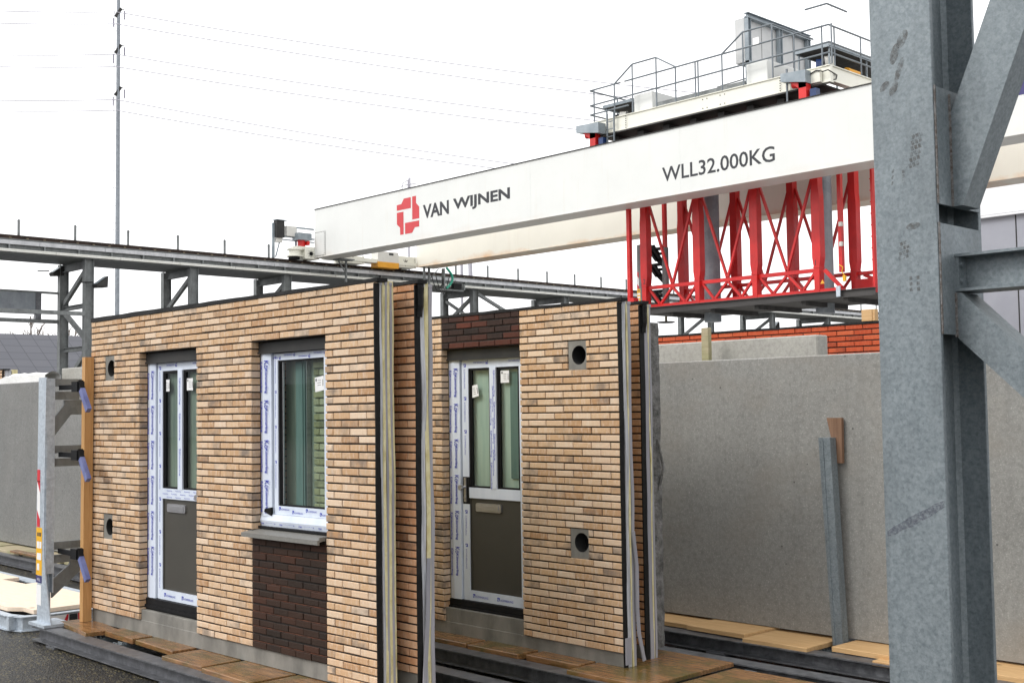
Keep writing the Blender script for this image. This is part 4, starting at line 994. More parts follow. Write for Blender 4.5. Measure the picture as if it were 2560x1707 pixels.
def flood(label, x, y, z, s=1):
    t = thing('floodlight', label, 'floodlight', (x, y, z), 'floodlights clamped to the runway frames')
    mb = MB(); mb.bar((x, y - .45, z - .02), (x, y + .1, z + .02), .05, .05); mb.build('bracket', 'gap', t)
    mb = MB(); mb.add([(x + .05, y + .05, z - .12), (x + .45, y + .1, z - .12), (x + .45, y + .65, z + .30), (x + .05, y + .6, z + .30), (x + .1, y + .1, z - .26), (x + .4, y + .15, z - .26), (x + .5, y + .60, z - .22), (x + .1, y + .55, z - .22)],
                      [(0, 1, 2, 3), (4, 7, 6, 5), (0, 4, 5, 1), (1, 5, 6, 2), (2, 6, 7, 3), (3, 7, 4, 0)]); mb.build('housing', 'lintel', t)
    mb = MB(); mb.add([(x + .10, y + .085, z - .075), (x + .42, y + .12, z - .075), (x + .42, y + .58, z + .275), (x + .10, y + .55, z + .275)], [(0, 1, 2, 3)]); mb.build('lens', 'hood', t)
flood('floodlight on the right column of the leftmost runway frame', XR + .02, 23.35, 5.92)
flood('small floodlight high on the left column of the leftmost runway frame', XR - 3.2, 22.7, 6.7)
flood('floodlight on a distant runway frame above the red brick panel', XR - 2.9, 81.6, 6.35)
t = thing('equipment_panel', 'grey sheet metal panel hung on rails at the far left under the runway', 'metal panel', (-54.9, 20.5, 4.2))
mb = MB(); mb.box(-55.0, -54.9, 20.35, 22.15, 4.62, 5.6); mb.build('sheet', 'mast', t)
for ya in (22.05, 20.1):
    mb = MB(); mb.box(-55.08, -54.85, ya, ya + .25, 4.4, 5.62); mb.build('side_post', 'rackbeam', t)
mb = MB(); mb.box(-55.02, -54.9, 6, 23.1, 5.60, 5.70); mb.build('top_rail', 'galvfar', t)
mb = MB(); mb.box(-55.02, -54.9, 6, 23.1, 4.22, 4.40); mb.build('bottom_rail', 'galvfar', t)

# ================================================================= GANTRY CRANE
cr = thing('bridge_crane', 'huge white double-girder bridge crane spanning the yard with lettering on its front girder', 'crane', (-26, 38.5, 7.9))
def girder(nm, y0, y1, mat, x0=-51.5, x1=-.6):
    mb = MB(); mb.box(x0, x1, y0 + .03, y1 - .03, 7.93, 10.43); mb.box(x0 - .01, x1, y0, y1, 7.90, 7.93); mb.box(x0 - .01, x1, y0 - .02, y1 + .02, 10.43, 10.46, 1)
    for x in (-43.5, -35.5, -27.5, -19.5): mb.box(x, x + .012, y0 + .026, y0 + .031, 7.93, 10.43)
    return mb.build(nm, [mat, 'lintel'], cr)
G1 = girder('girder', 35.18, 36.42, 'crane'); G2 = girder('girder', 41.98, 43.25, 'crane2'); G2['label'] = 'cream rear girder with rust along its lower edge'
mb = MB()
for x in [-51 + i * 1.05 for i in range(44)]: mb.cyl((x, 42.3, 7.905), (x, 42.3, 7.895), .03, 6)
mb.build('flange_bolts', 'boxgrey', cr)
yf = 35.205
mb = MB(); text(mb, 'VAN', (-42.65, yf, 8.85), (1, 0, 0), (0, 0, 1), .645, 1.86, .034); text(mb, 'WIJNEN', (-40.50, yf, 8.85), (1, 0, 0), (0, 0, 1), .645, 3.75, .034)
mb.build('name_lettering', 'inkblack', cr)
mb = MB(); text(mb, 'WLL32.000KG', (-28.36, yf, 8.47), (1, 0, 0), (0, 0, 1), .56, 5.04, .012); mb.build('load_lettering', 'inkblack', cr)
mb = MB()
for poly in ([(-44.61, 9.75), (-44.27, 9.76), (-44.07, 10.0), (-43.54, 10.0), (-43.54, 9.48), (-44.61, 9.48)], [(-43.44, 10.01), (-43.15, 10.01), (-43.15, 9.67), (-42.92, 9.47), (-42.92, 8.92), (-43.44, 8.92)],
             [(-44.61, 9.38), (-44.1, 9.38), (-44.1, 8.29), (-44.37, 8.29), (-44.37, 8.64), (-44.61, 8.82)], [(-43.99, 8.82), (-42.93, 8.82), (-42.93, 8.53), (-43.26, 8.53), (-43.46, 8.29), (-43.99, 8.29)]):
    mb.add([(a, yf, b) for a, b in poly], [tuple(range(len(poly)))])
mb.build('logo', 'logored', cr)
mb = MB(); mb.add([(-14.95, yf, 9.62), (-10, yf, 9.62), (-10, yf, 10.2), (-14.95, yf, 10.2)], [(0, 1, 2, 3)], 0); mb.add([(-14.95, yf, 9.08), (-10, yf, 9.08), (-10, yf, 9.53), (-14.95, yf, 9.53)], [(0, 1, 2, 3)], 1)
mb.build('striped_sign', ['redsign', 'navy'], cr)
# end of girder: bolted access plate and trucks
mb = MB(); mb.box(-51.48, -50.55, 35.172, 35.182, 8.0, 9.25)
mb.build('access_plate', 'crane', cr)
mb = MB()
for i in range(12): mb.cyl((-50.60, 35.173, 8.08 + i * .1), (-50.60, 35.160, 8.08 + i * .1), .014, 6); mb.cyl((-51.4 + i * .07, 35.173, 9.20), (-51.4 + i * .07, 35.16, 9.20), .014, 6)
mb.build('access_plate_bolts', 'gap', cr)
def truck(y0, y1, z0=7.84, z1=8.46):
    mb = MB(); mb.bbox(-52.35, -51.50, y0, y1, z0, z1, .02); mb.box(-51.503, -51.49, y1 - .02, y1 + .04, z0, z1 + .02)
    o = mb.build('wheel_truck', 'trolley', cr)
    mb = MB(); yc = y0 + (y1 - y0) * .42; zc = z0 + .27
    mb.cyl((-51.505, yc, zc), (-51.46, yc, zc), .105, 18)
    for k in range(8): a = k * math.pi / 4; mb.cyl((-51.505, yc + .17 * math.cos(a), zc + .17 * math.sin(a)), (-51.48, yc + .17 * math.cos(a), zc + .17 * math.sin(a)), .02, 6)
    for k in range(7): mb.cyl((-51.5, y1 - .07, z0 + .06 + k * .085), (-51.48, y1 - .07, z0 + .06 + k * .085), .016, 6)
    b = mb.build('axle_cap', 'gap', None); b.parent = o
    for v in b.data.vertices: v.co -= Vector(cr['_w'])
    mb = MB(); mb.cyl((-52.1, yc, 7.92), (-51.95, yc, 7.92), .14, 16)
    b = mb.build('wheel', 'railsteel', None); b.parent = o
    for v in b.data.vertices: v.co -= Vector(cr['_w'])
truck(34.62, 35.44); truck(37.0, 38.36, 7.82, 8.22); truck(40.70, 41.95)
mb = MB(); mb.box(-52.2, -51.45, 36.1, 42.0, 7.95, 8.14); mb.build('end_carriage', 'trolley', cr)
mb = MB(); mb.cyl((-51.85, 34.2, 7.98), (-51.85, 34.2, 8.30), .30, 16); mb.cyl((-51.85, 34.2, 7.93), (-51.85, 34.2, 7.99), .42, 16); mb.cyl((-51.85, 34.2, 8.27), (-51.85, 34.2, 8.33), .40, 16); mb.box(-52.1, -51.55, 34.1, 34.65, 8.33, 8.46)
mb.build('buffer', 'trolley', cr)
mb = MB(); mb.cyl((-51.9, 34.2, 7.80), (-51.9, 34.2, 7.92), .30, 16); mb.build('guide_roller', 'gap', cr)
mb = MB(); mb.box(-52.1, -51.5, 34.22, 35.02, 8.80, 9.16); o = mb.build('motor_hood', 'hood', cr)
mb = MB(); mb.cyl((-51.8, 34.58, 8.44), (-51.8, 34.58, 8.82), .20, 14); mb.box(-51.75, -51.5, 34.75, 34.9, 8.55, 8.75); mb.build('drive_motor', 'red', cr)
mb = MB(); mb.box(-52.0, -51.4, 39.25, 40.66, 8.02, 8.60); mb.build('drive_cabinet', 'boxgrey', cr)
mb = MB(); mb.box(-52.02, -51.38, 39.23, 40.67, 7.72, 8.02); mb.build('buffer_box', 'orange', cr)
mb = MB(); mb.box(-51.399, -51.39, 40.0, 40.3, 8.42, 8.54); mb.build('warning_plate', 'inkblack', cr)
# collector frame
mb = MB(); mb.box(-52.1, -52.0, 32.98, 33.10, 7.8, 9.6); mb.box(-52.05, -51.97, 34.33, 34.42, 8.25, 9.52)
mb.box(-52.05, -51.98, 34.42, 35.5, 9.44, 9.52); mb.box(-52.05, -51.98, 33.5, 35.5, 8.92, 9.0); mb.box(-52.05, -51.98, 33.5, 35.5, 8.76, 8.82); mb.bar((-52, 33.15, 7.85), (-52, 33.4, 8.7), .05, .05)
mb.build('collector_frame', 'hood', cr)
mb = MB(); mb.box(-52.1, -51.8, 33.10, 33.56, 8.86, 9.72); mb.build('collector_cabinet', 'lintel', cr)
mb = MB(); mb.box(-52.15, -51.75, 33.06, 33.70, 9.74, 9.77); mb.build('cabinet_roof', 'hood', cr)
mb = MB(); mb.box(-52.1, -51.85, 33.72, 34.32, 8.98, 9.50); mb.box(-52.1, -51.9, 33.16, 33.50, 8.62, 8.84); mb.build('switch_box', 'boxgrey', cr)
mb = MB(); mb.box(-51.05, -50.95, 36.78, 36.86, 6.6, 7.9); mb.bar((-51, 36.3, 7.85), (-51, 36.8, 7.2), .05, .05); mb.box(-51.3, -50.6, 36.2, 37.1, 7.84, 7.9); mb.build('cable_bracket', 'galvfar', cr); mb = MB()
for y in (42.1, 42.45): mb.box(-51.05, -50.95, y, y + .1, 6.9, 7.9)
mb.bar((-51, 42.5, 7.2), (-51, 43.2, 7.85), .04, .04); mb.box(-51.1, -50.9, 43.5, 43.6, 6.7, 7.9); mb.box(-51.1, -50.9, 43.2, 45.1, 6.66, 6.74); mb.box(-51.1, -50.9, 45.0, 45.1, 6.66, 7.1); mb.box(-51.1, -50.85, 44.2, 44.8, 6.8, 7.1, 1)
mb.build('cable_bracket', ['galvfar', 'gap'], cr)
mb = MB(); pts = [(-50.9, 43.7 + .45 * math.sin(i * .35), 7.95 - i * .13) for i in range(10)]; mb.path(pts, .07, 8); mb.build('green_hose', 'hose', cr)
mb = MB()
for s0 in (0, .35, .8): mb.path([(-50.95, 42.6 + s0 + .5 * i / 9 * 2, 7.6 - s0 * .4 - 1.0 * math.sin(math.pi * i / 9)) for i in range(10)], .025, 5)
mb.build('hanging_cable', 'cable', cr)

# ----------------------------------------------------------------- trolley
tr = thing('crane_trolley', 'cream trolley with grey railings riding on top of the crane girders', 'crane trolley', (-26.8, 38.4, 10.47))
mb = MB(); mb.ibar((-32.4, 35.72, 11.25), (-21.3, 35.72, 11.25), .26, .6, .03, .16); mb.ibar((-32.4, 41.4, 11.25), (-21.3, 41.4, 11.25), .26, .6, .03, .16)
mb.ibar((-21.42, 35.86, 11.27), (-21.42, 41.3, 11.27), .26, .56, .03, .16); mb.ibar((-32.2, 35.86, 11.27), (-32.2, 41.3, 11.27), .26, .56, .03, .16)
mb.box(-22.6, -21.6, 35.45, 35.60, 10.98, 11.42); mb.build('main_frame', 'trolley', tr)
mb = MB()
for x in (-30.45, -23.28, -23.02):
    for k in range(6): mb.cyl((x, 35.60, 11.02 + k * .09), (x, 35.58, 11.02 + k * .09), .022, 6)
for x in (-26.7, -25.9):
    for z in (11.06, 11.4):
        for d in (0, .2): mb.cyl((x + d, 35.635, z), (x + d, 35.62, z), .02, 6)
mb.build('frame_bolts', 'gap', tr)
mb = MB(); mb.box(-32, -21.6, 35.56, 41.2, 10.89, 10.945)  # dark deck runs on beneath the frame flange to stand in for its shadow
for i in range(8): mb.box(-31.5 + i * 1.3, -31.2 + i * 1.3, 36.0, 41.2, 10.70, 10.88)
mb.build('floor_deck', 'darkdeck', tr)
for x0, x1, z1 in ((-30.24, -29.3, 12.31), (-24.88, -23.97, 12.37)):
    mb = MB(); mb.bbox(x0, x1, 35.86, 38.2, 11.57, z1, .02); mb.box(x0 - .03, x1 + .03, 35.84, 35.90, 11.53, 11.58); mb.build('winch_cabinet', 'crane', tr)
mb = MB(); mb.box(-29.1, -24.95, 35.9, 36.7, 11.60, 11.70); mb.box(-29.1, -24.95, 35.88, 35.92, 11.56, 11.80); mb.bar((-26.5, 36.3, 11.95), (-25.2, 36.3, 12.0), .04, .04); mb.build('walkway', 'galvfar', tr)
mb = MB(); mb.box(-25.47, -25.06, 36.06, 36.12, 12.55, 14.20); mb.box(-25.47, -25.44, 36.12, 40.2, 12.55, 14.2); mb.box(-25.06, -25.03, 36.12, 40.2, 12.60, 14.20)
for y in (37.1, 39.2): mb.box(-25.031, -25.025, y, y + .02, 12.6, 14.2, 1)
mb.build('control_cabinet', ['boardgrey', 'gap'], tr)
mb = MB()
for y in (36.1, 38.15, 40.1): mb.ibar((-24.93, y, 11.6), (-24.93, y, 14.22), .16, .2, .02, .02, 0, (0, 1, 0))
mb.ibar((-24.93, 36.0, 14.25), (-24.93, 40.25, 14.25), .2, .2, .02, .02); mb.box(-25.0, -24.85, 36.0, 40.2, 12.48, 12.56); mb.build('cabinet_stand', 'hood', tr)
for x0, x1, y1, z in ((-32.0, -30.45, 38.6, 12.16), (-22.91, -21.54, 41.2, 12.33)):
    mb = MB(); mb.box(x0, x1, 36.0, y1, z, z + .02); mb.box(x0, x1, 35.97, 36.0, z - .03, z + .09, 1); mb.box(x1 - .03, x1, 36.0, y1, z - .03, z + .09, 1); mb.box(x0, x0 + .03, 36.0, y1, z - .03, z + .06, 1)
    for x in (x0 + .06, x1 - .1):
        for y in (36.1, (36 + y1) / 2): mb.box(x, x + .05, y, y + .05, 11.55, z, 1)
    mb.build('canopy', ['darkdeck', 'hood'], tr)
for a_, b_, r_, m_ in (((-21.95, 36.35, 11.78), (-21.7, 36.55, 11.78), .32, 'boxgrey'), ((-22.2, 36.25, 11.72), (-22.0, 36.35, 11.72), .30, 'blue'), ((-31.3, 36.3, 11.66), (-31.05, 36.4, 11.66), .26, 'boxgrey'), ((-31.5, 36.3, 11.6), (-31.3, 36.3, 11.6), .24, 'gap'), ((-21.6, 37.2, 11.66), (-21.6, 38.0, 11.66), .14, 'orange'), ((-22.6, 36.6, 11.6), (-22.3, 36.6, 11.6), .22, 'gap')):
    mb = MB(); mb.cyl(a_, b_, r_, 20); mb.build('rope_drum', m_, tr)
for x0, x1, z in ((-32.69, -31.48, 11.40), (-22.94, -21.95, 11.46)):
    mb = MB(); mb.add([(x0, 35.1, z - .28), (x1, 35.1, z - .58 + .1), (x1, 35.55, z - .48), (x0, 35.55, z - .28), (x0, 35.1, z), (x1, 35.1, z - .05), (x1, 35.55, z - .05), (x0, 35.55, z)], [(0, 3, 2, 1), (4, 5, 6, 7), (0, 1, 5, 4), (1, 2, 6, 5), (2, 3, 7, 6), (3, 0, 4, 7)])
    mb.build('motor_hood', 'hood', tr)
    mb = MB(); xm = x0 + .65; mb.box(xm, xm + .30, 35.2, 35.5, 10.47, z - .35); mb.add([(xm - .4, 35.2, z - .31), (xm + .3, 35.2, z - .34), (xm + .3, 35.2, z - .62), (xm, 35.2, z - .62)], [(0, 1, 2, 3)]); mb.cyl((xm - .3, 35.35, z - .42), (xm + .3, 35.35, z - .5), .13, 12); mb.build('drive_motor', 'red', tr)
    mb = MB(); mb.box(xm + .38, xm + .62, 35.3, 35.55, 10.48, 10.76); mb.build('gearbox', 'blue', tr)
mb = MB()
for x in (-31.36, -31.0, -22.95): mb.box(x, x + .06, 35.45, 35.5, 10.47, 11.7)
for z in (10.75, 11.05, 11.35): mb.box(-31.36, -31.0, 35.45, 35.48, z, z + .03)
mb.build('ladder', 'railgrey', tr)
mb = MB(); pts = [(-22.5 + i * .13, 35.42, 11.33 + .05 * math.sin(i * 1.3)) for i in range(9)] + [(-21.3, 35.5 + i * .14, 11.33 - .02 * i) for i in range(5)] + [(-21.3, 36.0, 11.1), (-21.4, 35.8, 11.05)]
mb.path(pts, .022, 5); mb.build('looped_cable', 'cable', tr)
mb = MB(); r = .032
PO = [(-32.13, 12.87), (-31.03, 12.87), (-30.08, 13.48), (-28.87, 13.48), (-27.93, 12.91), (-26.99, 12.9), (-26.86, 12.9), (-25.76, 12.92), (-24.82, 13.5), (-23.57, 13.5), (-22.68, 12.92), (-21.57, 12.93), (-21.2, 12.93)]
for x, z in PO: mb.cyl((x, 35.6, 11.55), (x, 35.6, z), r, 6)
def rail(*p): mb.path(list(p), r, 6)
rail((-32.35, 35.6, 12.87), (-21.3, 35.6, 12.92)); rail((-32.35, 35.6, 12.25), (-21.3, 35.6, 12.32)); rail((-32.35, 35.6, 11.87), (-30.3, 35.6, 11.88)); rail((-23.5, 35.6, 11.93), (-21.3, 35.6, 11.96))
rail((-31.03, 35.6, 12.88), (-30.08, 35.6, 13.48), (-28.87, 35.6, 13.48), (-27.93, 35.6, 12.91)); rail((-25.76, 35.6, 12.9), (-24.82, 35.6, 13.5), (-23.57, 35.6, 13.5), (-23.57, 38.3, 13.5))
rail((-22.2, 35.6, 13.66), (-21.34, 35.6, 13.66), (-21.34, 36.9, 13.66)); mb.cyl((-21.57, 35.6, 12.93), (-21.57, 35.6, 13.66), .008, 5); mb.cyl((-21.34, 35.9, 12.93), (-21.34, 35.9, 13.66), .008, 5)
for z in (12.92, 12.32, 11.96): rail((-21.3, 35.6, z), (-21.3, 41.3, z))
for y in (35.95, 37.7, 39.4, 41.2): mb.cyl((-21.3, y, 11.55), (-21.3, y, 12.92), r, 6)
for z in (12.87, 12.25, 11.87): rail((-32.35, 35.6, z), (-32.35, 41.3, z))
for y in (37.3, 39.2, 41.2): mb.cyl((-32.35, y, 11.55), (-32.35, y, 12.87), r, 6)
mb.build('railing', 'railgrey', tr)
for b_ in ((-30.65, -30.45, 35.55, 35.57, 12.55, 12.95), (-24.35, -24.1, 35.55, 35.57, 12.9, 13.15)):
    mb = MB(); mb.box(*b_); mb.build('notice_plate', 'white', tr)

# ----------------------------------------------------------------- red lifting frame
lf = thing('lifting_frame', 'bright red lattice lifting frame hanging between the crane girders', 'lifting frame', (-26.5, 38.3, 3.85))
CX = (-31.03, -28.35, -25.68, -23.02); YF, YK = 37.2, 39.4
def rcol(cx, y, zb=3.9):
    mb = MB(); w, n_ = .17, .115; d = .32
    prof = [(cx - .10, zb), (cx + .10, zb), (cx + n_, 4.86), (cx + n_, 4.87), (cx + w, 5.22), (cx + w, 7.45), (cx + w - .03, 7.75), (cx + w - .03, 10.9), (cx - w + .03, 10.9), (cx - w + .03, 7.75), (cx - w, 7.45), (cx - w, 5.22), (cx - n_, 4.87), (cx - n_, 4.86)]
    mb.prism(prof, 'y', y, y + d); mb.box(cx - n_ - .02, cx + n_ + .02, y - .02, y + d + .02, 4.84, 4.88)
    mb.build('column', 'red', lf)
for cx in CX: rcol(cx, YF)
for cx in CX: rcol(cx + .19, YK)
for y in (YF, YK):
    dx = 0 if y == YF else .19
    mb = MB(); mb.box(-31.05 + dx, -22.1 + dx, y + .02, y + .40, 3.92, 4.07); mb.box(-31.05 + dx, -22.95 + dx, y + .12, y + .24, 4.70, 4.84)
    if y == YF: mb.box(-31.0, -22.1, y - .03, y + .02, 3.90, 3.94)
    mb.build('chord', 'red', lf)
    for a, b in zip(CX, CX[1:]):
        a += dx; b += dx; m_ = (a + b) / 2; q = (b - a) / 4; yy = y + .18
        mb = MB()
        for p, r_ in (((m_, 4.80), (a + .15, 8.3)), ((m_, 4.80), (b - .15, 8.3)), ((a + .15, 4.72), (m_ - q * .95, 4.06)), ((m_ - q * .95, 4.06), (m_, 4.72)), ((m_, 4.72), (m_ + q * .95, 4.06)), ((m_ + q * .95, 4.06), (b - .15, 4.72))):
            mb.bar((p[0], yy, p[1]), (r_[0], yy, r_[1]), .10, .085)
        mb.build('lattice_braces', 'red', lf)
for a_, b_ in (((-22.8, YF + .2, 4.75), (-22.15, YF + .2, 4.08)), ((-22.5, YK + .2, 4.7), (-21.1, YK + .2, 4.05))):
    mb = MB(); mb.bar(a_, b_, .12, .12); mb.build('end_brace', 'red', lf)
mb = MB(); mb.box(-22.6, -21.9, YK - .3, YK + .1, 3.95, 4.5); mb.build('end_block', 'red', lf)
mb = MB(); mb.box(-22.8, -20.9, YK + .1, YK + .3, 4.7, 4.82); mb.build('chord', 'red', lf)
for x0, x1, y, z0, lab in ((-31.10, -30.95, 36.25, 4.15, None), (-31.72, -31.58, 39.3, 3.9, None), (-22.12, -21.98, 37.2, 4.6, None), (-20.82, -20.74, 37.2, 3.9, None)):
    mb = MB(); mb.box(x0, x1, y, y + .17, z0, 10.6)
    for k in range(16): mb.box(x1 - .10, x1 - .06, y - .012, y, z0 + .2 + k * .4, z0 + .24 + k * .4)
    if x0 == -31.10: mb.prism([(-31.35, 4.0), (-30.7, 4.0), (-30.75, 4.3), (-31.03, 4.3)], 'y', 36.2, 36.5)
    mb.build('guide_mast', 'red', lf)
mb = MB(); text(mb, '2', (-31.07, YF - .004, 4.93), (1, 0, 0), (0, 0, 1), .20); text(mb, '1', (-23.07, YF - .004, 4.93), (1, 0, 0), (0, 0, 1), .20); mb.build('numbers', 'inkblack', lf)
mb = MB(); mb.add([(-22.88, YF - .004, 4.25), (-22.70, YF - .004, 4.25), (-22.79, YF - .004, 4.40)], [(0, 1, 2)]); mb.build('warning_triangle', 'orange', lf)
mb = MB(); mb.box(-21.9, -21.80, 37.05, 37.15, 4.25, 4.45); mb.path([(-21.85, 37.1, 4.45), (-21.95, 37.1, 4.6), (-21.9, 37.1, 4.75), (-22.05, 37.1, 4.85)], .015, 5); mb.box(-22.0, -21.9, 37.05, 37.18, 6.2, 6.35, 1); mb.box(-22.0, -21.9, 37.05, 37.18, 5.5, 5.65, 1)
mb.build('sensor_cable', ['yellow', 'boxgrey'], lf)
for x, l in ((-28.66, 'left dark grey cylinder of the telescopic guide inside the red frame'), (-23.56, 'right dark grey cylinder of the telescopic guide inside the red frame')):
    mb = MB(); mb.cyl((x, 38.6, 3.30), (x, 38.6, 10.9), .34, 24); o = mb.build('guide_cylinder', 'mast', lf, smooth=False)
# carried rack
ck = thing('storage_rack', 'dark storage rack carried in the air under the red lifting frame', 'rack', (-26, 38, 3.55))
mb = MB(); mb.box(-30.9, -20.5, 36.8, 39.9, 3.66, 3.74); mb.build('deck', 'darkdeck', ck)
for y in (36.78, 39.9):
    mb = MB(); mb.ibar((-30.95, y, 3.78), (-20.5, y, 3.78), .2, .26, .02, .02); mb.build('rack_beam', 'darkdeck' if y < 38 else 'rackbeam', ck)
for x in (-29.5, -27.5, -25.5, -23.5, -21.8):
    mb = MB(); mb.box(x, x + .18, 36.9, 39.8, 3.50, 3.66); mb.build('cross_member', 'darkdeck', ck)
mb = MB(); mb.box(-20.5, -20.46, 37.0, 39.7, 3.70, 3.90, 0)
for k in range(6): quad(mb, -20.455, (37.1 + k * .45, 37.3 + k * .45, 37.4 + k * .45, 37.2 + k * .45), (3.70, 3.90), 1)
mb.build('hazard_plate', ['white', 'redsign'], ck)
mb = MB(); mb.box(-21.9, -21.75, 36.60, 36.66, 3.68, 4.05); mb.build('end_bracket', 'galvlight', ck)
mb = MB(); mb.cyl((-30.0, 37.3, 3.55), (-30.0, 37.3, 3.34), .05, 8, 1); mb.cyl((-30.0, 37.3, 3.34), (-30.0, 37.3, 3.29), .38, 20, 0, .30); mb.build('foot_disc', ['lintel', 'clip'], ck)
rack_post('distant rack post whose yellow label shows behind the leftmost thick red column', -32.02, 38.0, 3.72, 1.17, far=True)
t = thing('rack_post', 'dark round rack post with toothed arms seen through the left bay of the red frame', 'rack post', (-30.62, 38.1, 3.75), 'posts standing on the storage racks')
mb = MB(); mb.cyl((-30.62, 38.1, 3.75), (-30.62, 38.1, 6.45), .14, 14); mb.build('upright', 'galvfar', t)
for z in (6.5, 5.85, 4.75):
    mb = MB(); mb.box(-31.4, -30.7, 38.05, 38.15, z - .12, z); mb.box(-31.0, -30.62, 38.05, 38.15, z - .32, z - .22)
    mb.prism([(-31.3, z - .12), (-31.15, z - .12), (-30.7, z - .60), (-30.75, z - .85), (-31.3, z - .35)], 'y', 38.06, 38.13); mb.bar((-31.35, 38.0, z - .1), (-31.0, 38.0, z - .55), .12, .10); mb.bar((-31.1, 38.0, z - .1), (-30.8, 38.0, z - .50), .12, .10)
    mb.build('arm', 'gap', t)

# ================================================================= POWER MAST, WIRES, BACKGROUND
t = thing('power_mast', 'tall grey tubular power line mast on the left with a side ladder', 'mast', (-190.3, 90.2, -2.36))
mb = MB(); mb.cyl((-190.3, 90.2, -2.36), (-190.3, 90.2, 92), .42, 20, 0, .27); mb.build('pole', 'mast', t)
dx, dy = -.40, -.83      # sideways (to the left in the photo)
mb = MB(); n = Vector((-.428, -.904, 0))
for s0 in (.62, .74): mb.cyl(Vector((-190.1, 90.1, -2)) + n * s0, Vector((-190.1, 90.1, 90)) + n * s0, .028, 5)
for k in range(30): z = -1 + k * 3.0; mb.cyl(Vector((-190.1, 90.1, z)), Vector((-190.1, 90.1, z)) + n * .74, .03, 5)
mb.build('ladder', 'wire', t)
M.setdefault('insul', pm('purple grey insulator', (.10, .09, .16), (.15, .13, .22), 3, .4))
for z in (75.8, 68.5, 62.2, 54.9):
    mb = MB(); mb.bar(Vector((-190.2, 90.1, z + .5)) - n * .5, Vector((-190.2, 90.1, z - 1.0)) + n * .45, .35, .45); mb.bar(Vector((-190.2, 90.1, z + .5)) - n * .4, Vector((-190.2, 90.1, z + .3)) - n * 1.0, .1, .1); mb.build('cross_arm', 'lintel', t)
    mb = MB()
    for a in (-1.05, .75):
        p = Vector((-190.2, 90.1, 0)) + n * a
        for k in range(9): mb.cyl(p + Vector((0, 0, z + .1 - k * .17 - (1.4 if a > 0 else 0))), p + Vector((0, 0, z - .02 - k * .17 - (1.4 if a > 0 else 0))), .11, 6)
    mb.build('insulator', 'insul', t)
W_ = [[[-210.3, 64.6, 68.5], [-187.5, 88.5, 67.3], [-102.2, 178.9, 49.4]], [[-210.4, 64.6, 66.4], [-187.6, 88.5, 65.3], [-102.4, 178.9, 47.3]], [[-210.6, 64.8, 60.9], [-187.8, 88.7, 60.2], [-102.6, 179.0, 43.2]],
      [[-210.7, 64.8, 59.0], [-187.9, 88.7, 58.1], [-102.6, 179.1, 41.5]], [[-211.0, 65.0, 53.3], [-188.2, 88.9, 52.6], [-111.8, 170.0, 35.2]], [[-211.1, 65.1, 51.5], [-188.3, 88.9, 50.8], [-112.3, 169.6, 34.6]]]
LW = ['topmost wire', 'second wire from the top', 'third wire from the top', 'fourth wire from the top', 'fifth wire from the top', 'lowest wire']
for w, l in zip(W_, LW):
    a, b, c = map(Vector, w); mb = MB(); pts = []
    for i in range(7): f = i / 6; pts.append(a.lerp(b, f) - Vector((0, 0, 1.2 * f * (1 - f))))
    for i in range(1, 15): f = i / 14; pts.append(b.lerp(c, f) - Vector((0, 0, 10 * f * (1 - f) * .55)))
    mb.path(pts, .075, 5); solo(mb, 'power_line', 'wire', l + ' of the power line running past the grey mast', 'power line', tuple(b), 'power lines crossing the sky')
# roof building far left
bt = thing('building', 'low building with a large slate grey roof at the far left behind the slabs', 'building', (-85, 27, -2.36))
def roofmesh():
    L = 60; V = []
    me = bpy.data.meshes.new('roof'); sl = math.hypot(12, 7.6)
    me.from_pydata([(0, 0, 0), (L, 0, 0), (L, sl, 0), (0, sl, 0), (0, 0, -.12), (L, 0, -.12), (L, sl, -.12), (0, sl, -.12)], [], [(0, 1, 2, 3), (7, 6, 5, 4), (0, 4, 5, 1), (1, 5, 6, 2), (2, 6, 7, 3), (3, 7, 4, 0)])
    me.materials.append(M['roof']); o = bpy.data.objects.new('roof', me); col.objects.link(o); o.parent = bt
    ang = math.atan2(7.6, 12)
    # local x -> +y world, local y -> up the slope (-x, +z)
    X = Vector((0, 1, 0)); Y = Vector((-math.cos(ang), 0, math.sin(ang))); Z = X.cross(Y)
    mt = Matrix((X, Y, Z)).transposed().to_4x4(); mt.translation = Vector((-68, -5, -2.25 + CZ)) - Vector(bt['_w']); o.matrix_local = mt
    return o
roofmesh()
mb = MB(); mb.box(-92, -69.2, -4.5, 54.5, -2.36, -1.9); mb.prism([(-69, -2.3), (-80, 5.2), (-91, -2.3)], 'y', -4.6, -4.5); mb.prism([(-69, -2.3), (-80, 5.2), (-91, -2.3)], 'y', 54.5, 54.6); mb.add([(-80, -5, 5.35), (-80, 55, 5.35), (-92, 55, -2.25), (-92, -5, -2.25)], [(0, 1, 2, 3)]); mb.build('walls', 'cladgrey', bt)
mb = MB()
for ya, w in ((28.3, .75), (32.4, .5)):
    for (x0, x1) in ((-72.9, -69.6),): 
        f = lambda x: -2.25 + (-68 - x) * 7.6 / 12 + .06
        mb.add([(x0, ya, f(x0)), (x0, ya + w, f(x0)), (x1, ya + w + .1, f(x1)), (x1, ya + .1, f(x1))], [(0, 1, 2, 3)])
mb.build('roof_light', 'white', bt)
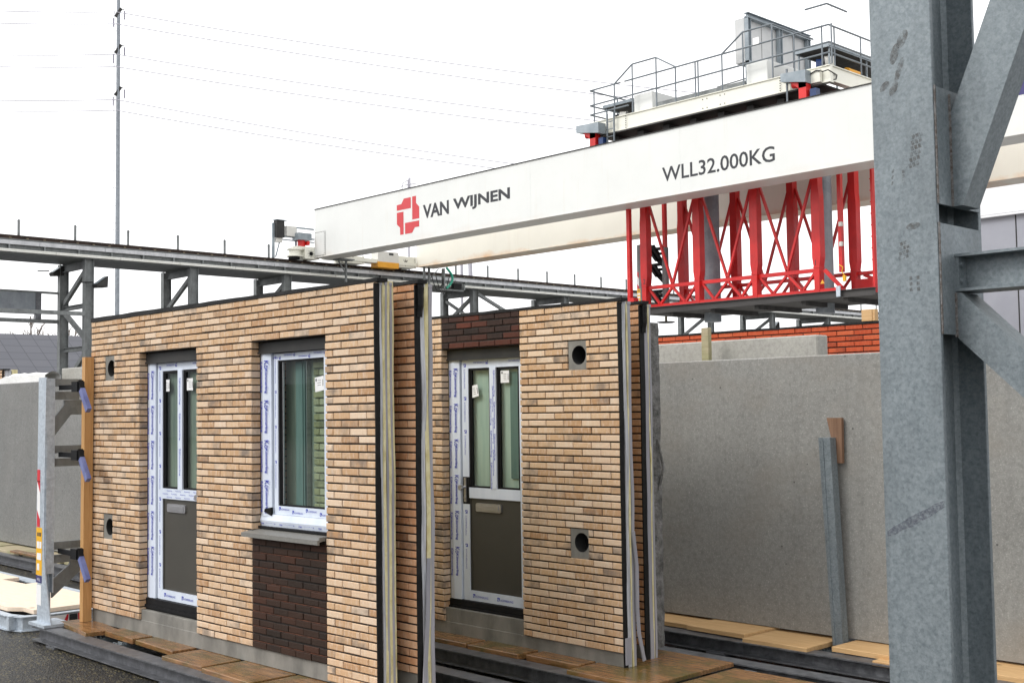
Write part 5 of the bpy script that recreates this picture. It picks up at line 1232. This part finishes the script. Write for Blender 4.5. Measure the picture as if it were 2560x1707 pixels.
# right background building
bt = thing('building', 'large hall with a white parapet over grey cladding behind the steel column on the right', 'building', (-10, 56, -2.36))
mb = MB(); mb.box(-24.6, 40, 52, 90, -2.36, 8.2); mb.build('wall', 'cladgrey', bt)
mb = MB()
for k in range(24): x = -22.15 + k * 2.5; mb.box(x, x + .05, 51.985, 52.01, -2.3, 8.2)
mb.build('wall_joints', 'lintel', bt)
mb = MB(); mb.box(-24.75, 40.2, 51.8, 90.2, 8.28, 10.05); mb.box(-24.85, 40.3, 51.72, 90.3, 10.05, 10.2); mb.box(-24.8, 40.2, 51.76, 90.2, 8.16, 8.26, 0); mb.box(-24.7, 40.1, 51.85, 90.1, 8.26, 8.28, 1); mb.build('parapet', ['cladwhite', 'lintel'], bt)
bt = thing('building', 'grey hall added unseen behind the camera to give the glass a dim reflection', 'building', (-60, -50, -2.36))
mb = MB(); mb.box(-140, 20, -70, -46, -2.36, 5.5); mb.build('wall', 'cladgrey', bt)  # hall added out of view so the panes have something to reflect
mb = MB(); mb.box(-140.2, 20.2, -70.2, -45.8, 5.5, 7.4); mb.build('parapet', 'cladwhite', bt)
for k in range(12):
    mb = MB(); mb.box(-135 + k * 12.5, -130 + k * 12.5, -46.02, -45.9, -2.3, 2.2); mb.build('reflection_door', 'lintel', bt)
# distant slender mast tops behind the girders
t = thing('distant_mast', 'small platform with hoop railing on a distant mast peeking over the front girder', 'mast', (-148.5, 120, -2.36))
mb = MB(); mb.cyl((-149.0, 120, -2.36), (-149.0, 120, 37), .16, 8); mb.box(-149.0, -148.65, 120, 120.2, 33, 37.3); mb.build('pole', 'wire', t)
mb = MB(); pts = [(-150.6, 120, 36.6)] + [(-150.6 + 3.6 * i / 8, 120 - 1.2 * math.sin(math.pi * i / 8), 36.1 - .2 * math.sin(math.pi * i / 8)) for i in range(9)]; mb.path(pts, .07, 5)
for x in (-150.3, -149.9, -148.2, -147.5): mb.cyl((x, 119.5, 33.5), (x, 119.5, 36.0), .05, 5)
mb.cyl((-150.6, 120, 36.6), (-149, 120, 37), .06, 5); mb.build('hoop_rail', 'wire', t)
t = thing('distant_mast', 'pair of thin pale poles rising behind the rear girder just right of the green hose', 'mast', (-136, 120, -2.36))
mb = MB(); mb.cyl((-136.2, 120, -2.36), (-136.2, 120, 26), .22, 8); mb.cyl((-133.3, 120, -2.36), (-134.4, 120, 26), .45, 8, 0, .3); mb.build('pole', 'wire', t)
# bare trees
def tree(label, x, y, h, seed):
    rnd = random.Random(seed); t = thing('bare_tree', label, 'tree', (x, y, -2.36), 'bare winter trees behind the dark roof')
    tk = MB(); cr_ = MB()
    def br(p, d, l, r, lv):
        q = p + d * l; (tk if lv < 2 else cr_).cyl(p, q, r, 6 if lv < 2 else 4, 0, r * .65, False)
        if lv >= 5: return
        for k in range(3 if lv else 5):
            nd_ = (d + Vector((rnd.uniform(-1, 1), rnd.uniform(-1, 1), rnd.uniform(-.15, .8))) * .62).normalized()
            br(p.lerp(q, rnd.uniform(.55, 1)), nd_, l * rnd.uniform(.62, .82), max(r * .58, .035), lv + 1)
    br(Vector((x, y, -2.36)), Vector((0, 0, 1)), h * .33, h * .022, 0)
    tk.build('trunk', 'bark', t); cr_.build('crown', 'bark', t)
tree('bare tree showing between the columns of the leftmost runway frame', -100, 43.4, 11.5, 2)
tree('bare tree just left of the leftmost runway frame above the roof', -102, 40.6, 11.0, 5)
tree('bare tree behind the right column of the leftmost runway frame', -104, 48.5, 11.0, 8)

# ================================================================= WORLD, LIGHT, CAMERA
w = bpy.data.worlds.new('World'); sc.world = w; w.use_nodes = True
nt = w.node_tree; bg = nt.nodes['Background']
sky = nt.nodes.new('ShaderNodeTexSky'); sky.sky_type = 'NISHITA'; sky.sun_disc = False
SE, SA = 42, 215      # sun elevation, compass-like azimuth used for both sky and lamp
sky.sun_elevation = R(SE); sky.sun_rotation = R(SA); sky.air_density = 1.0; sky.dust_density = 6.0; sky.ozone_density = 1.0; SKYV = 15.0
hs = nt.nodes.new('ShaderNodeHueSaturation'); hs.inputs['Saturation'].default_value = .06
cl = nt.nodes.new('ShaderNodeMix'); cl.data_type = 'RGBA'; cl.inputs[0].default_value = .75; cl.inputs[7].default_value = (SKYV, SKYV * 1.003, SKYV * 1.012, 1)   # even cloud deck
nt.links.new(sky.outputs['Color'], hs.inputs['Color']); nt.links.new(hs.outputs['Color'], cl.inputs[6]); nt.links.new(cl.outputs[2], bg.inputs['Color'])
bg.inputs['Strength'].default_value = .13
sl = bpy.data.lights.new('sun', 'SUN'); sl.energy = 1.3; sl.angle = R(20); sl.color = (1, .97, .93)
so = bpy.data.objects.new('sun', sl); col.objects.link(so)
d = Vector((-.30, -.80, .80)).normalized(); so.rotation_euler = d.to_track_quat('Z', 'Y').to_euler()
sky.sun_elevation = math.asin(d.z); sky.sun_rotation = math.atan2(d.x, d.y)
cam = bpy.data.cameras.new('camera'); cam.sensor_width = 36; cam.lens = 2971.435 / 2560 * 36; cam.clip_start = .1; cam.clip_end = 3000
co = bpy.data.objects.new('camera', cam); col.objects.link(co); sc.camera = co
Rv = Vector((0.6911669624868844, 0.7225629418871955, -0.013821178602973973)); Uv = Vector((0.04960406590021813, -0.02835198031894466, 0.9983664667135816)); Fv = Vector((-0.7209907534863542, 0.6907235049014299, 0.05543801190396083))
mt = Matrix((Rv, Uv, -Fv)).transposed().to_4x4(); mt.translation = Vector((0, 0, CZ)); co.matrix_world = mt
sc.view_settings.view_transform = 'Standard'; sc.view_settings.look = 'None'; sc.view_settings.exposure = 0.0; sc.view_settings.gamma = 1
for o in list(bpy.data.objects):
    if '_w' in o: del o['_w']
